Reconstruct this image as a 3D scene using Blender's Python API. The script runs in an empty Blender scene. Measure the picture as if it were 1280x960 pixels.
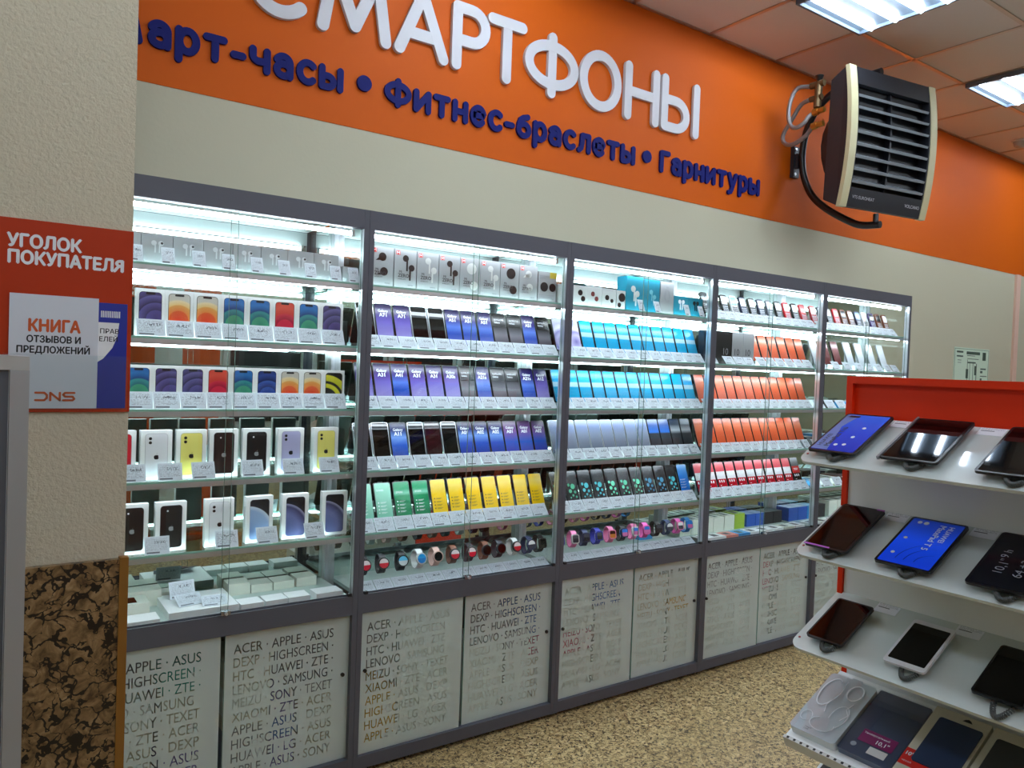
import bpy, math, random
from mathutils import Vector, Matrix
random.seed(7)
PI = math.pi
S = bpy.context.scene
COL = S.collection

# ------------------------------------------------------------------ camera, world, exposure
def cam_basis(yaw, pitch, roll):
    f = Vector((math.cos(pitch)*math.cos(yaw), math.cos(pitch)*math.sin(yaw), math.sin(pitch)))
    r0 = Vector((math.sin(yaw), -math.cos(yaw), 0)); u0 = r0.cross(f)
    r = math.cos(roll)*r0 + math.sin(roll)*u0
    u = -math.sin(roll)*r0 + math.cos(roll)*u0
    return f, r, u
f_, r_, u_ = cam_basis(math.radians(55.10319), math.radians(-1.276195), math.radians(2.094743))
cd = bpy.data.cameras.new('camera'); cd.sensor_width = 36; cd.lens = 27.0; cd.clip_start = 0.05; cd.clip_end = 60
cam = bpy.data.objects.new('camera', cd); COL.objects.link(cam)
cam.matrix_world = Matrix(((r_.x, u_.x, -f_.x, -1.23374), (r_.y, u_.y, -f_.y, -2.763676), (r_.z, u_.z, -f_.z, 1.626345), (0, 0, 0, 1)))
S.camera = cam
S.view_settings.view_transform = 'Standard'
S.view_settings.look = 'None'
S.view_settings.exposure = 0.6
S.view_settings.gamma = 1.0
S.view_settings.use_curve_mapping = False
S.cycles.use_denoising = True
S.cycles.transparent_max_bounces = 24
S.cycles.max_bounces = 10
S.cycles.glossy_bounces = 6
S.cycles.transmission_bounces = 8
S.cycles.sample_clamp_indirect = 6
S.cycles.caustics_reflective = False
S.cycles.caustics_refractive = False
w = bpy.data.worlds.new('world'); S.world = w; w.use_nodes = True
w.node_tree.nodes['Background'].inputs[0].default_value = (0.8, 0.9, 1.0, 1)
w.node_tree.nodes['Background'].inputs[1].default_value = 0.05
CEIL_TUBE = 31.0      # strength of the fluorescent tubes in the ceiling panels
CASE_TUBE = 17.0      # strength of the light tubes inside the showcases

# ------------------------------------------------------------------ materials
def lin(c):
    return tuple(((x/255)/12.92 if x/255 <= 0.04045 else ((x/255+0.055)/1.055)**2.4) for x in c) + (1.0,)
MATS = {}
def mat(name, rgb=(128, 128, 128), rough=0.5, metal=0.0, spec=0.5, bump=None, coat=0.0):
    if name in MATS: return MATS[name]
    m = bpy.data.materials.new(name); m.use_nodes = True; MATS[name] = m
    b = m.node_tree.nodes['Principled BSDF']
    b.inputs['Base Color'].default_value = lin(rgb)
    b.inputs['Roughness'].default_value = rough
    b.inputs['Metallic'].default_value = metal
    b.inputs['Specular IOR Level'].default_value = spec
    b.inputs['Coat Weight'].default_value = coat
    nt = m.node_tree
    tc = nt.nodes.new('ShaderNodeTexCoord'); no = nt.nodes.new('ShaderNodeTexNoise')
    nt.links.new(tc.outputs['Object'], no.inputs['Vector'])
    if bump:
        no.inputs['Scale'].default_value = bump[0]; no.inputs['Detail'].default_value = 4
        bp = nt.nodes.new('ShaderNodeBump'); bp.inputs['Strength'].default_value = bump[1]; bp.inputs['Distance'].default_value = 0.004
        nt.links.new(no.outputs['Fac'], bp.inputs['Height']); nt.links.new(bp.outputs['Normal'], b.inputs['Normal'])
    else:                       # very slight roughness variation, so nothing is perfectly even
        no.inputs['Scale'].default_value = 14
        mr = nt.nodes.new('ShaderNodeMapRange'); mr.inputs['To Min'].default_value = rough*0.94; mr.inputs['To Max'].default_value = min(1, rough*1.06)
        nt.links.new(no.outputs['Fac'], mr.inputs['Value']); nt.links.new(mr.outputs['Result'], b.inputs['Roughness'])
    return m
def emit(name, rgb, strength):
    m = bpy.data.materials.new(name); m.use_nodes = True; MATS[name] = m
    nt = m.node_tree; nt.nodes.remove(nt.nodes['Principled BSDF'])
    e = nt.nodes.new('ShaderNodeEmission'); e.inputs[0].default_value = lin(rgb); e.inputs[1].default_value = strength
    nt.links.new(e.outputs[0], nt.nodes['Material Output'].inputs[0]); return m
def ramp(nt, stops, interp='LINEAR'):
    r = nt.nodes.new('ShaderNodeValToRGB'); r.color_ramp.interpolation = interp
    e = r.color_ramp.elements
    while len(e) > 1: e.remove(e[-1])
    e[0].position = stops[0][0]; e[0].color = lin(stops[0][1])
    for p, c in stops[1:]:
        x = e.new(p); x.color = lin(c)
    return r
def grad(name, stops, H=0.165, rough=0.2, axis='Z', interp='LINEAR', spec=0.35):
    """colour along the local height of a thing (0 at its foot, H at its top)"""
    if name in MATS: return MATS[name]
    m = mat(name, (128, 128, 128), rough, spec=spec); nt = m.node_tree; b = nt.nodes['Principled BSDF']
    tc = nt.nodes.new('ShaderNodeTexCoord'); sx = nt.nodes.new('ShaderNodeSeparateXYZ')
    mr = nt.nodes.new('ShaderNodeMapRange'); mr.inputs['From Max'].default_value = H
    r = ramp(nt, stops, interp)
    nt.links.new(tc.outputs['Object'], sx.inputs[0]); nt.links.new(sx.outputs[axis], mr.inputs['Value'])
    nt.links.new(mr.outputs['Result'], r.inputs[0]); nt.links.new(r.outputs[0], b.inputs['Base Color'])
    return m
def rings(name, stops, cx, cz, rad):
    """printed picture of nested circles around a point of the box front"""
    if name in MATS: return MATS[name]
    m = mat(name, (128, 128, 128), 0.3); nt = m.node_tree; b = nt.nodes['Principled BSDF']
    tc = nt.nodes.new('ShaderNodeTexCoord'); mp = nt.nodes.new('ShaderNodeMapping')
    mp.inputs['Location'].default_value = (-cx, 0, -cz); mp.inputs['Scale'].default_value = (1, 0, 1)
    ln = nt.nodes.new('ShaderNodeVectorMath'); ln.operation = 'LENGTH'
    mr = nt.nodes.new('ShaderNodeMapRange'); mr.inputs['From Max'].default_value = rad
    r = ramp(nt, stops)
    nt.links.new(tc.outputs['Object'], mp.inputs[0]); nt.links.new(mp.outputs[0], ln.inputs[0])
    nt.links.new(ln.outputs['Value'], mr.inputs['Value']); nt.links.new(mr.outputs['Result'], r.inputs[0])
    nt.links.new(r.outputs[0], b.inputs['Base Color'])
    return m
def clear_glass(name, tint=(235, 248, 243), refl=1.0, ior=1.45):
    m = bpy.data.materials.new(name); m.use_nodes = True; MATS[name] = m
    nt = m.node_tree; nt.nodes.remove(nt.nodes['Principled BSDF'])
    t = nt.nodes.new('ShaderNodeBsdfTransparent'); t.inputs[0].default_value = lin(tint)
    g = nt.nodes.new('ShaderNodeBsdfGlossy'); g.inputs['Roughness'].default_value = 0.0
    lw = nt.nodes.new('ShaderNodeLayerWeight'); r0 = ((ior-1)/(ior+1))**2      # Schlick's reflectance, the same for both sides of a pane
    pw = nt.nodes.new('ShaderNodeMath'); pw.operation = 'POWER'; pw.inputs[1].default_value = 5
    mu = nt.nodes.new('ShaderNodeMath'); mu.operation = 'MULTIPLY_ADD'; mu.inputs[1].default_value = (1-r0)*refl; mu.inputs[2].default_value = r0*refl
    mx = nt.nodes.new('ShaderNodeMixShader')
    nt.links.new(lw.outputs['Facing'], pw.inputs[0]); nt.links.new(pw.outputs[0], mu.inputs[0]); nt.links.new(mu.outputs[0], mx.inputs[0])
    nt.links.new(t.outputs[0], mx.inputs[1]); nt.links.new(g.outputs[0], mx.inputs[2])
    nt.links.new(mx.outputs[0], nt.nodes['Material Output'].inputs[0]); return m
def speckle(name, cols, scale, rough=0.4, vein=None, bump=0.0):
    m = mat(name, cols[0], rough); nt = m.node_tree; b = nt.nodes['Principled BSDF']
    tc = nt.nodes.new('ShaderNodeTexCoord')
    no = nt.nodes.new('ShaderNodeTexNoise'); no.inputs['Scale'].default_value = scale; no.inputs['Detail'].default_value = 5; no.inputs['Roughness'].default_value = 0.65; no.inputs['Distortion'].default_value = 1.2
    nt.links.new(tc.outputs['Object'], no.inputs['Vector'])
    r = ramp(nt, cols[1]); nt.links.new(no.outputs['Fac'], r.inputs[0])
    out = r.outputs[0]
    if vein:
        vs, width, col, dist = vein
        n2 = nt.nodes.new('ShaderNodeTexNoise'); n2.inputs['Scale'].default_value = vs*0.8; n2.inputs['Detail'].default_value = 3
        nt.links.new(tc.outputs['Object'], n2.inputs['Vector'])
        ad = nt.nodes.new('ShaderNodeMixRGB'); ad.blend_type = 'ADD'; ad.inputs[0].default_value = dist
        nt.links.new(tc.outputs['Object'], ad.inputs[1]); nt.links.new(n2.outputs['Color'], ad.inputs[2])
        vo = nt.nodes.new('ShaderNodeTexVoronoi'); vo.feature = 'DISTANCE_TO_EDGE'; vo.inputs['Scale'].default_value = vs
        nt.links.new(ad.outputs[0], vo.inputs['Vector'])
        n3 = nt.nodes.new('ShaderNodeTexNoise'); n3.inputs['Scale'].default_value = vs*1.3
        nt.links.new(tc.outputs['Object'], n3.inputs['Vector'])
        mr = nt.nodes.new('ShaderNodeMapRange'); mr.inputs['From Min'].default_value = 0.35; mr.inputs['From Max'].default_value = 0.7; mr.inputs['To Min'].default_value = 0.0; mr.inputs['To Max'].default_value = width
        nt.links.new(n3.outputs['Fac'], mr.inputs['Value'])
        lt = nt.nodes.new('ShaderNodeMath'); lt.operation = 'LESS_THAN'
        nt.links.new(vo.outputs['Distance'], lt.inputs[0]); nt.links.new(mr.outputs['Result'], lt.inputs[1])
        mx = nt.nodes.new('ShaderNodeMixRGB'); mx.inputs[2].default_value = lin(col)
        nt.links.new(lt.outputs[0], mx.inputs[0]); nt.links.new(out, mx.inputs[1]); out = mx.outputs[0]
    nt.links.new(out, b.inputs['Base Color'])
    if bump:
        bp = nt.nodes.new('ShaderNodeBump'); bp.inputs['Strength'].default_value = bump; bp.inputs['Distance'].default_value = 0.003
        nt.links.new(no.outputs['Fac'], bp.inputs['Height']); nt.links.new(bp.outputs['Normal'], b.inputs['Normal'])
    return m
def card_print(name, W, H, axis='Z', base=(206, 213, 221), ink=(62, 66, 78)):
    """white card printed with a few lines of small type (local X across, local axis up)"""
    m = mat(name, base, 0.5); nt = m.node_tree; b = nt.nodes['Principled BSDF']
    tc = nt.nodes.new('ShaderNodeTexCoord'); sx = nt.nodes.new('ShaderNodeSeparateXYZ'); nt.links.new(tc.outputs['Object'], sx.inputs[0])
    def math2(op, a, bb):
        n = nt.nodes.new('ShaderNodeMath'); n.operation = op
        for i, x in enumerate((a, bb)):
            if isinstance(x, (int, float)): n.inputs[i].default_value = x
            else: nt.links.new(x, n.inputs[i])
        return n.outputs[0]
    u = math2('DIVIDE', sx.outputs['X'], W); v = math2('DIVIDE', sx.outputs[axis], H)
    def between(x, a, bb): return math2('MULTIPLY', math2('GREATER_THAN', x, a), math2('LESS_THAN', x, bb))
    # broken type: noise stretched across the card
    cx = nt.nodes.new('ShaderNodeCombineXYZ'); nt.links.new(math2('MULTIPLY', u, 26.0), cx.inputs[0]); nt.links.new(math2('FLOOR', math2('MULTIPLY', v, 14.0), 0), cx.inputs[1])
    oi = nt.nodes.new('ShaderNodeObjectInfo'); nt.links.new(math2('MULTIPLY', oi.outputs['Random'], 50.0), cx.inputs[2])
    no = nt.nodes.new('ShaderNodeTexNoise'); no.inputs['Scale'].default_value = 1.0; no.inputs['Detail'].default_value = 1; nt.links.new(cx.outputs[0], no.inputs['Vector'])
    typ = math2('GREATER_THAN', no.outputs['Fac'], 0.5)
    small = math2('MULTIPLY', math2('MULTIPLY', typ, between(math2('FRACT', math2('MULTIPLY', v, 14.0), 0), 0.3, 0.75)), between(u, -0.44, 0.42))
    small = math2('MULTIPLY', math2('MULTIPLY', small, between(v, 0.22, 0.9)), 0.6)
    price = math2('MULTIPLY', math2('MULTIPLY', between(v, 0.60, 0.76), between(u, -0.12, 0.34)), typ)
    bar = math2('MULTIPLY', between(v, 0.06, 0.15), between(u, -0.42, 0.1))
    fac = math2('MINIMUM', math2('ADD', math2('ADD', small, price), bar), 0.85)
    mx = nt.nodes.new('ShaderNodeMixRGB'); mx.inputs[1].default_value = lin(base); mx.inputs[2].default_value = lin(ink)
    nt.links.new(fac, mx.inputs[0]); nt.links.new(mx.outputs[0], b.inputs['Base Color'])
    return m

ALU = mat('anodised aluminium', (92, 93, 101), 0.55, 0.1, spec=.35)
ALU_BR = mat('bright aluminium', (205, 210, 215), 0.3, 0.7)
WHITE = mat('white card', (236, 238, 238), 0.45)
OFFW = mat('off white card', (205, 209, 209), 0.5)
BOXGREY = mat('pale grey card', (158, 161, 164), 0.5)
BLACK = mat('black plastic', (14, 14, 16), 0.3)
SCREENBLK = mat('black glass screen', (9, 8, 9), 0.03)
DARK = mat('dark grey plastic', (40, 41, 46), 0.5)
INK = mat('black ink', (25, 25, 30), 0.5)
INKW = mat('white ink', (240, 244, 250), 0.5)
INKGREY = mat('grey ink', (150, 152, 156), 0.5)
GLASS = clear_glass('door glass', (252, 254, 253), 0.6)
SHELFGLASS = clear_glass('shelf glass', (238, 248, 244), 0.9)
GEDGE = mat('green glass edge', (150, 200, 186), 0.15)
ACRYL = clear_glass('clear acrylic', (251, 253, 253), 1.0)
TUBE = emit('showcase light tube', (232, 243, 255), CASE_TUBE)
CTUBE = emit('ceiling fluorescent tube', (225, 240, 255), CEIL_TUBE)
MIRROR = mat('mirror', (205, 222, 215), 0.0, 1.0)
for l in list(MIRROR.node_tree.links):
    if l.to_socket.name == 'Roughness': MIRROR.node_tree.links.remove(l)
MIRROR.node_tree.nodes['Principled BSDF'].inputs['Roughness'].default_value = 0.0
CARD = card_print('price card print', 0.078, 0.062)

# ------------------------------------------------------------------ mesh helpers
class MB:
    def __init__(s): s.v = []; s.f = []
    def add(s, vs, fs):
        o = len(s.v); s.v += [tuple(p) for p in vs]; s.f += [tuple(i+o for i in q) for q in fs]; return s
    def box(s, x0, x1, y0, y1, z0, z1):
        return s.add([(x0,y0,z0),(x1,y0,z0),(x1,y1,z0),(x0,y1,z0),(x0,y0,z1),(x1,y0,z1),(x1,y1,z1),(x0,y1,z1)],
                     [(0,3,2,1),(4,5,6,7),(0,1,5,4),(1,2,6,5),(2,3,7,6),(3,0,4,7)])
    def prism(s, poly, y0, y1):            # poly of (x, z), counter-clockwise seen from -Y; extruded along Y
        n = len(poly)
        vs = [(x, y0, z) for x, z in poly] + [(x, y1, z) for x, z in poly]
        return s.add(vs, [tuple(range(n)), tuple(range(2*n-1, n-1, -1))] + [(i, i+n, (i+1) % n+n, (i+1) % n) for i in range(n)])
    def tube(s, pts, r, n=8, cap=True):
        pts = [Vector(p) for p in pts]; rings_ = []; prev = None
        for i, p in enumerate(pts):
            t = (pts[min(i+1, len(pts)-1)] - pts[max(i-1, 0)]).normalized()
            if prev is None: a = t.orthogonal().normalized()
            else: a = (prev - t*prev.dot(t)).normalized()
            prev = a; b = t.cross(a); rr = r[i] if isinstance(r, (list, tuple)) else r
            rings_.append([p + (a*math.cos(2*PI*k/n) + b*math.sin(2*PI*k/n))*rr for k in range(n)])
        vs = [q for g in rings_ for q in g]; fs = []
        for i in range(len(pts)-1):
            for k in range(n): fs.append((i*n+k, i*n+(k+1) % n, (i+1)*n+(k+1) % n, (i+1)*n+k))
        if cap: fs += [tuple(range(n-1, -1, -1)), tuple((len(pts)-1)*n+k for k in range(n))]
        return s.add(vs, fs)
    def xf(s, M):
        s.v = [tuple(M @ Vector(p)) for p in s.v]; return s
    def mesh(s, name, m, smooth=False):
        me = bpy.data.meshes.new(name); me.from_pydata(s.v, [], s.f); me.update()
        if m: me.materials.append(m)
        if smooth:
            me.polygons.foreach_set('use_smooth', [True]*len(me.polygons))
            try: me.set_sharp_from_angle(angle=math.radians(40))
            except Exception: pass
        return me
def rrect(w, h, r, z0=0.0, n=4, cx=0.0):
    out = []
    for (x, z, a0) in ((cx+w/2-r, z0+r, -PI/2), (cx+w/2-r, z0+h-r, 0), (cx-w/2+r, z0+h-r, PI/2), (cx-w/2+r, z0+r, PI)):
        for k in range(n+1):
            a = a0 + PI/2*k/n; out.append((x+r*math.cos(a), z+r*math.sin(a)))
    return out
def disc(cx, cz, r, n=20): return [(cx+r*math.cos(2*PI*k/n), cz+r*math.sin(2*PI*k/n)) for k in range(n)]

def link(name, data, parent=None, loc=(0, 0, 0), rot=(0, 0, 0), m=None):
    o = bpy.data.objects.new(name, data); COL.objects.link(o)
    o.location = loc; o.rotation_euler = rot
    if parent is not None: o.parent = parent
    if m is not None and data is not None:
        if not data.materials: data.materials.append(m)
        o.material_slots[0].link = 'OBJECT'; o.material_slots[0].material = m
    return o
def tag(o, label, cat, group=None, kind=None):
    o['label'] = label; o['category'] = cat
    if group: o['group'] = group
    if kind: o['kind'] = kind
    return o
def thing(name, label, cat, loc=(0, 0, 0), rot=(0, 0, 0), group=None):
    return tag(link(name, None, None, loc, rot), label, cat, group)
def struct(name, mb, m, label=None):
    o = link(name, mb.mesh(name, m)); o['kind'] = 'structure'
    if label: o['label'] = label
    return o
ORD = ['first', 'second', 'third', 'fourth', 'fifth', 'sixth', 'seventh', 'eighth', 'ninth', 'tenth', 'eleventh', 'twelfth', 'thirteenth', 'fourteenth', 'fifteenth']

# text meshes (in the XZ plane, facing -Y)
def text_curve(body, size, offset=0.0, align='LEFT'):
    c = bpy.data.curves.new('lettering', 'FONT'); c.body = body; c.size = size; c.align_x = align; c.offset = offset
    c.resolution_u = 3
    return c
TXT = {}
def text_mesh(lines, key=None, y=0.0):
    """lines: (text, x, z, size, align[, bold]) -> one flat mesh"""
    k = key or str(lines)
    if k in TXT: return TXT[k]
    vs, fs = [], []
    for ln in lines:
        c = text_curve(ln[0], ln[3], 0.0, ln[4])
        o = bpy.data.objects.new('t', c); me = bpy.data.meshes.new_from_object(o)
        k_ = 1.0; bold = ln[5] if len(ln) > 5 else 0
        if len(ln) > 6 and len(me.vertices):
            xs_ = [v.co.x for v in me.vertices]; k_ = ln[6]/(max(xs_)-min(xs_))
        for j, (ox, oz) in enumerate([(0, 0)]+([(bold, 0), (-bold, 0), (0, bold), (0, -bold)] if bold else [])):   # bold: the type drawn a few times, each a hair behind the last
            off = len(vs)
            for v in me.vertices: vs.append((v.co.x*k_+ln[1]+ox, y+.00004*j, v.co.y+ln[2]+oz))
            for p in me.polygons: fs.append(tuple(i+off for i in (p.vertices if k_ > 0 else reversed(p.vertices))))      # a negative width mirrors the type
        bpy.data.meshes.remove(me); bpy.data.objects.remove(o); bpy.data.curves.remove(c)
    me = bpy.data.meshes.new('lettering'); me.from_pydata(vs, [], fs); me.update()
    TXT[k] = me; return me

# rounded sign letters drawn as strokes with round ends
def arc(cx, cz, rx, rz, a0, a1, n=18):
    return [(cx+rx*math.cos(math.radians(a0+(a1-a0)*k/n)), cz+rz*math.sin(math.radians(a0+(a1-a0)*k/n))) for k in range(n+1)]
def stroke(mb, pts, wd, y0, y1, closed=False):
    h = wd/2; n = len(pts)
    P = [Vector(p) for p in pts]; L, R = [], []
    for i in range(n):
        if closed: a, b = P[(i-1) % n], P[(i+1) % n]
        else: a, b = P[max(i-1, 0)], P[min(i+1, n-1)]
        t = (b-a).normalized(); nn = Vector((-t.y, t.x)); L.append(P[i]+nn*h); R.append(P[i]-nn*h)
    vs = []
    for l, r in zip(L, R): vs += [(l.x, y0, l.y), (r.x, y0, r.y), (l.x, y1, l.y), (r.x, y1, r.y)]
    fs = []
    m = n if closed else n-1
    for i in range(m):
        a, b = 4*i, 4*((i+1) % n)
        fs += [(a, a+1, b+1, b), (a+2, b+2, b+3, a+3), (a, b, b+2, a+2), (a+1, a+3, b+3, b+1)]
    mb.add(vs, fs)
    if not closed:
        for p in (pts[0], pts[-1]): mb.prism(disc(p[0], p[1], h, 20), y0+(y1-y0)*.01, y1-(y1-y0)*.01)
# glyphs: strokes in a box of width W (centre lines), height 1
def glyph(ch):
    e = arc
    G = {
     'С': (.62, [e(.36, .5, .36, .5, 48, 312, 26)]),
     'М': (.86, [[(0, 0), (.13, 1)], [(.13, 1), (.43, .12)], [(.43, .12), (.73, 1)], [(.73, 1), (.86, 0)]]),
     'А': (.74, [[(0, 0), (.37, 1)], [(.37, 1), (.74, 0)], [(.13, .30), (.61, .30)]]),
     'Р': (.58, [[(0, 0), (0, 1)], [(0, 1), (.30, 1)] + e(.30, .72, .28, .28, 90, -90, 14)[1:] + [(0, .44)]]),
     'Т': (.62, [[(0, 1), (.62, 1)], [(.31, 1), (.31, 0)]]),
     'Ф': (.94, [('c', e(.47, .5, .47, .36, 0, 360, 40)[:-1]), [(.47, -.02), (.47, 1.02)]]),
     'О': (.86, [('c', e(.43, .5, .43, .5, 0, 360, 40)[:-1])]),
     'Н': (.58, [[(0, 0), (0, 1)], [(.58, 0), (.58, 1)], [(0, .5), (.58, .5)]]),
     'Ы': (.80, [[(0, 0), (0, 1)], [(0, .58), (.28, .58)] + e(.28, .29, .27, .29, 90, -90, 14)[1:] + [(0, 0)], [(.80, 0), (.80, 1)]]),
     'м': (.74, [[(0, 0), (.10, .72)], [(.10, .72), (.37, .12)], [(.37, .12), (.64, .72)], [(.64, .72), (.74, 0)]]),
     'а': (.50, [e(.24, .46, .25, .26, 155, 0, 12) + [(.49, .0)], ('c', e(.25, .22, .24, .22, 0, 360, 24)[:-1])]),
     'р': (.54, [[(0, -.30), (0, .72)], ('c', e(.28, .36, .27, .36, 0, 360, 26)[:-1])]),
     'т': (.56, [[(0, .72), (.56, .72)], [(.28, .72), (.28, 0)]]),
     '-': (.30, [[(0, .33), (.30, .33)]]),
     'ч': (.50, [[(0, .72), (0, .52)] + e(.22, .50, .22, .20, 180, 270, 8)[1:] + [(.5, .32)], [(.5, .72), (.5, 0)]]),
     'с': (.50, [e(.30, .36, .30, .36, 48, 312, 22)]),
     'ы': (.74, [[(0, 0), (0, .72)], [(0, .42), (.22, .42)] + e(.22, .21, .23, .21, 90, -90, 12)[1:] + [(0, 0)], [(.72, 0), (.72, .72)]]),
     'и': (.56, [[(0, .72), (0, 0)], [(0, 0), (.56, .72)], [(.56, .72), (.56, 0)]]),
     'н': (.52, [[(0, 0), (0, .72)], [(.52, 0), (.52, .72)], [(0, .36), (.52, .36)]]),
     'е': (.56, [[(.02, .38), (.56, .38)] + e(.29, .36, .28, .36, 4, 318, 24)[1:]]),
     'б': (.56, [('c', e(.28, .29, .28, .29, 0, 360, 26)[:-1]), [(.01, .30), (.03, .55), (.10, .75), (.24, .88), (.48, .95)]]),
     'л': (.58, [[(0, 0), (.12, .10), (.17, .35), (.18, .72)], [(.18, .72), (.58, .72)], [(.58, .72), (.58, 0)]]),
     'Г': (.50, [[(0, 0), (0, 1)], [(0, 1), (.50, 1)]]),
     'у': (.56, [[(0, .72), (.28, .04)], [(.56, .72), (.24, -.10), (.14, -.26), (.0, -.29)]]),
    }
    return G[ch]
def letter_mb(ch, x0, z0, height, width, wd, y0, y1):
    """ink box: starts at x0, foot at z0; width/height are outer sizes"""
    W, strokes = glyph(ch); mb = MB()
    sx = (width-wd)/W; sz = height-wd
    def T(p): return (x0+wd/2+p[0]*sx, z0+wd/2+p[1]*sz)
    for i, s in enumerate(strokes):        # each stroke a hair behind the one before, so that no two faces coincide
        e = .0006*i
        if isinstance(s, tuple): stroke(mb, [T(p) for p in s[1]], wd, y0+e, y1-e, True)
        else: stroke(mb, [T(p) for p in s], wd, y0+e, y1-e)
    return mb

# ------------------------------------------------------------------ the room
X0, X1, Y0, YW, ZC, ZB = -3.2, 9.0, -7.0, 0.40, 3.647, 2.635
M_CREAM = mat('cream painted plaster', (194, 191, 166), 0.75, spec=0.25, bump=(60, 0.12))
M_ORANGE = mat('orange painted wall', (206, 92, 6), 0.6, spec=0.2, bump=(55, 0.08))
M_FLOOR = speckle('speckled linoleum floor', ((170, 132, 78), [(0.30, (110, 84, 50)), (0.42, (170, 142, 94)), (0.55, (206, 180, 126)), (0.7, (228, 206, 156))]), 34, 0.4, vein=(40, 0.12, (58, 42, 28), 0.09))
M_CEIL = mat('mineral ceiling tile', (226, 216, 212), 0.85, spec=0.2, bump=(180, 0.25))
M_GRID = mat('ceiling grid', (205, 190, 180), 0.3, 0.85)
struct('floor', MB().box(X0, X1, Y0, YW, -0.1, 0), M_FLOOR)
struct('ceiling', MB().box(X0, X1, Y0, YW, ZC, ZC+0.1), M_CEIL)
wb = struct('wall_back', MB().box(X0, X1, YW, YW+0.12, 0, ZB), M_CREAM)
struct('wall_back_band', MB().box(X0, X1, YW-0.003, YW+0.12, ZB, ZC), M_ORANGE, 'orange painted band along the top of the back wall').name = 'trim_1'
struct('wall_left', MB().box(X0-0.12, X0, Y0, YW, 0, ZC), M_CREAM)
struct('wall_right', MB().box(X1, X1+0.12, Y0, YW, 0, ZC), M_CREAM)
struct('wall_front', MB().box(X0, X1, Y0-0.12, Y0, 0, 2.6), M_CREAM)
struct('trim_2', MB().box(X0, X1, Y0-0.12, Y0+0.004, 2.6, ZC), M_ORANGE, 'orange band on the wall opposite')
struct('trim_3', MB().box(6.52, 6.60, YW-0.02, YW, 0, ZB).box(7.52, 7.60, YW-0.02, YW, 0, ZB), mat('pinkish door frame', (226, 190, 172), 0.5), 'pinkish frame on the back wall')
# ceiling grid of T bars
g = MB(); TS = 0.625
gx = [2.305+TS*k for k in range(-8, 11)]; gy = [-0.175-TS*k for k in range(0, 11)]
for x in gx:
    if X0 < x < X1: g.box(x-0.012, x+0.012, Y0, YW-0.004, ZC-0.006, ZC)
for y in gy:
    if Y0 < y: g.box(X0, X1, y-0.012, y+0.012, ZC-0.006, ZC)
g.box(X0, X1, YW-0.022, YW-0.003, ZC-0.006, ZC)
struct('trim_4', g, M_GRID, 'metal grid of the suspended ceiling')
# ceiling light panels
M_TRAY = mat('white lamp tray', (104, 118, 132), 0.35)
tray = MB().box(-.30, .30, -.30, .30, -.012, -.002).box(-.30, -.285, -.30, .30, -.03, -.012).box(.285, .30, -.30, .30, -.03, -.012).box(-.285, .285, -.30, -.285, -.03, -.012).box(-.285, .285, .285, .30, -.03, -.012).mesh('lamp_tray', M_TRAY)
tubem = MB().tube([(-.28, 0, 0), (.28, 0, 0)], 0.013, 8).mesh('tube', CTUBE, True)
li = 0
for iy, cy in enumerate((-0.4875, -2.3625, -4.2375, -6.1125)):
    for ix, cx in enumerate((-1.4425, 0.4325, 2.6175, 4.4925, 6.3675)):
        if ix == 1: cx = 0.7425
        if ix == 0: cx = -1.1325
        o = thing('ceiling_light', f'square ceiling light with four tubes, {ORD[ix]} from left in {ORD[iy]} row from the orange wall', 'ceiling light', (cx, cy, ZC-0.004), group='ceiling lights')
        link('lamp_tray', tray, o)
        for k in range(4): link('fluorescent_tube', tubem, o, (0, -.21+.14*k, -.0245))
# smoke detector
sd = thing('smoke_detector', 'small round grey smoke detector on the ceiling near the right edge', 'smoke detector', (5.80, 0.12, ZC))
def lathe(prof, n=24):
    mb = MB(); vs = [(r*math.cos(2*PI*k/n), r*math.sin(2*PI*k/n), z) for r, z in prof for k in range(n)]
    fs = [(i*n+k, i*n+(k+1) % n, (i+1)*n+(k+1) % n, (i+1)*n+k) for i in range(len(prof)-1) for k in range(n)]
    return mb.add(vs, fs+[tuple(range(n-1, -1, -1)), tuple((len(prof)-1)*n+k for k in range(n))])
link('mounting_base', lathe([(.06, -.012), (.06, -.001)]).mesh('mounting_base', OFFW, True), sd)
link('sensor_head', lathe([(.028, -.055), (.042, -.045), (.05, -.012)]).mesh('sensor_head', mat('grey sensor plastic', (170, 165, 155), 0.5), True), sd)

# ------------------------------------------------------------------ pillar at the left, with the notice board
M_PLAST = mat('rough cream plaster', (206, 197, 172), 0.85, spec=0.2, bump=(110, 0.9))
M_STONE = speckle('brown marble slab', ((96, 74, 48), [(0.28, (64, 46, 30)), (0.43, (116, 90, 58)), (0.56, (148, 118, 78)), (0.72, (178, 150, 110))]), 24, 0.3, vein=(21, 0.15, (30, 21, 15), 0.15))
PY = -0.36
struct('wall_pillar', MB().box(-1.75, -0.879, PY, -0.05, 0, ZC), M_PLAST, 'rough cream plastered pillar at the left').name = 'wall_pillar'
struct('dado', MB().box(-1.75, -0.895, PY-0.022, PY, 0, 1.045), M_STONE, 'brown veined marble slab facing the pillar foot').name = 'trim_5'
struct('dado_edge', MB().box(-0.895, -0.872, PY-0.026, PY, 0, 1.05), mat('golden edge strip', (150, 104, 40), 0.45, 0.2), 'golden brown edge strip beside the marble').name = 'trim_6'
nb = thing('notice_board', 'orange notice board with white Cyrillic heading on the cream pillar', 'notice board', (-1.03, PY, 1.46))
def rel(o): return Vector(o.location)
M_NB = mat('orange board', (182, 54, 14), 0.5, spec=.2)
link('board', MB().box(-.30, .152, -.008, 0, 0, .507).mesh('board', M_NB), nb)
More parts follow.
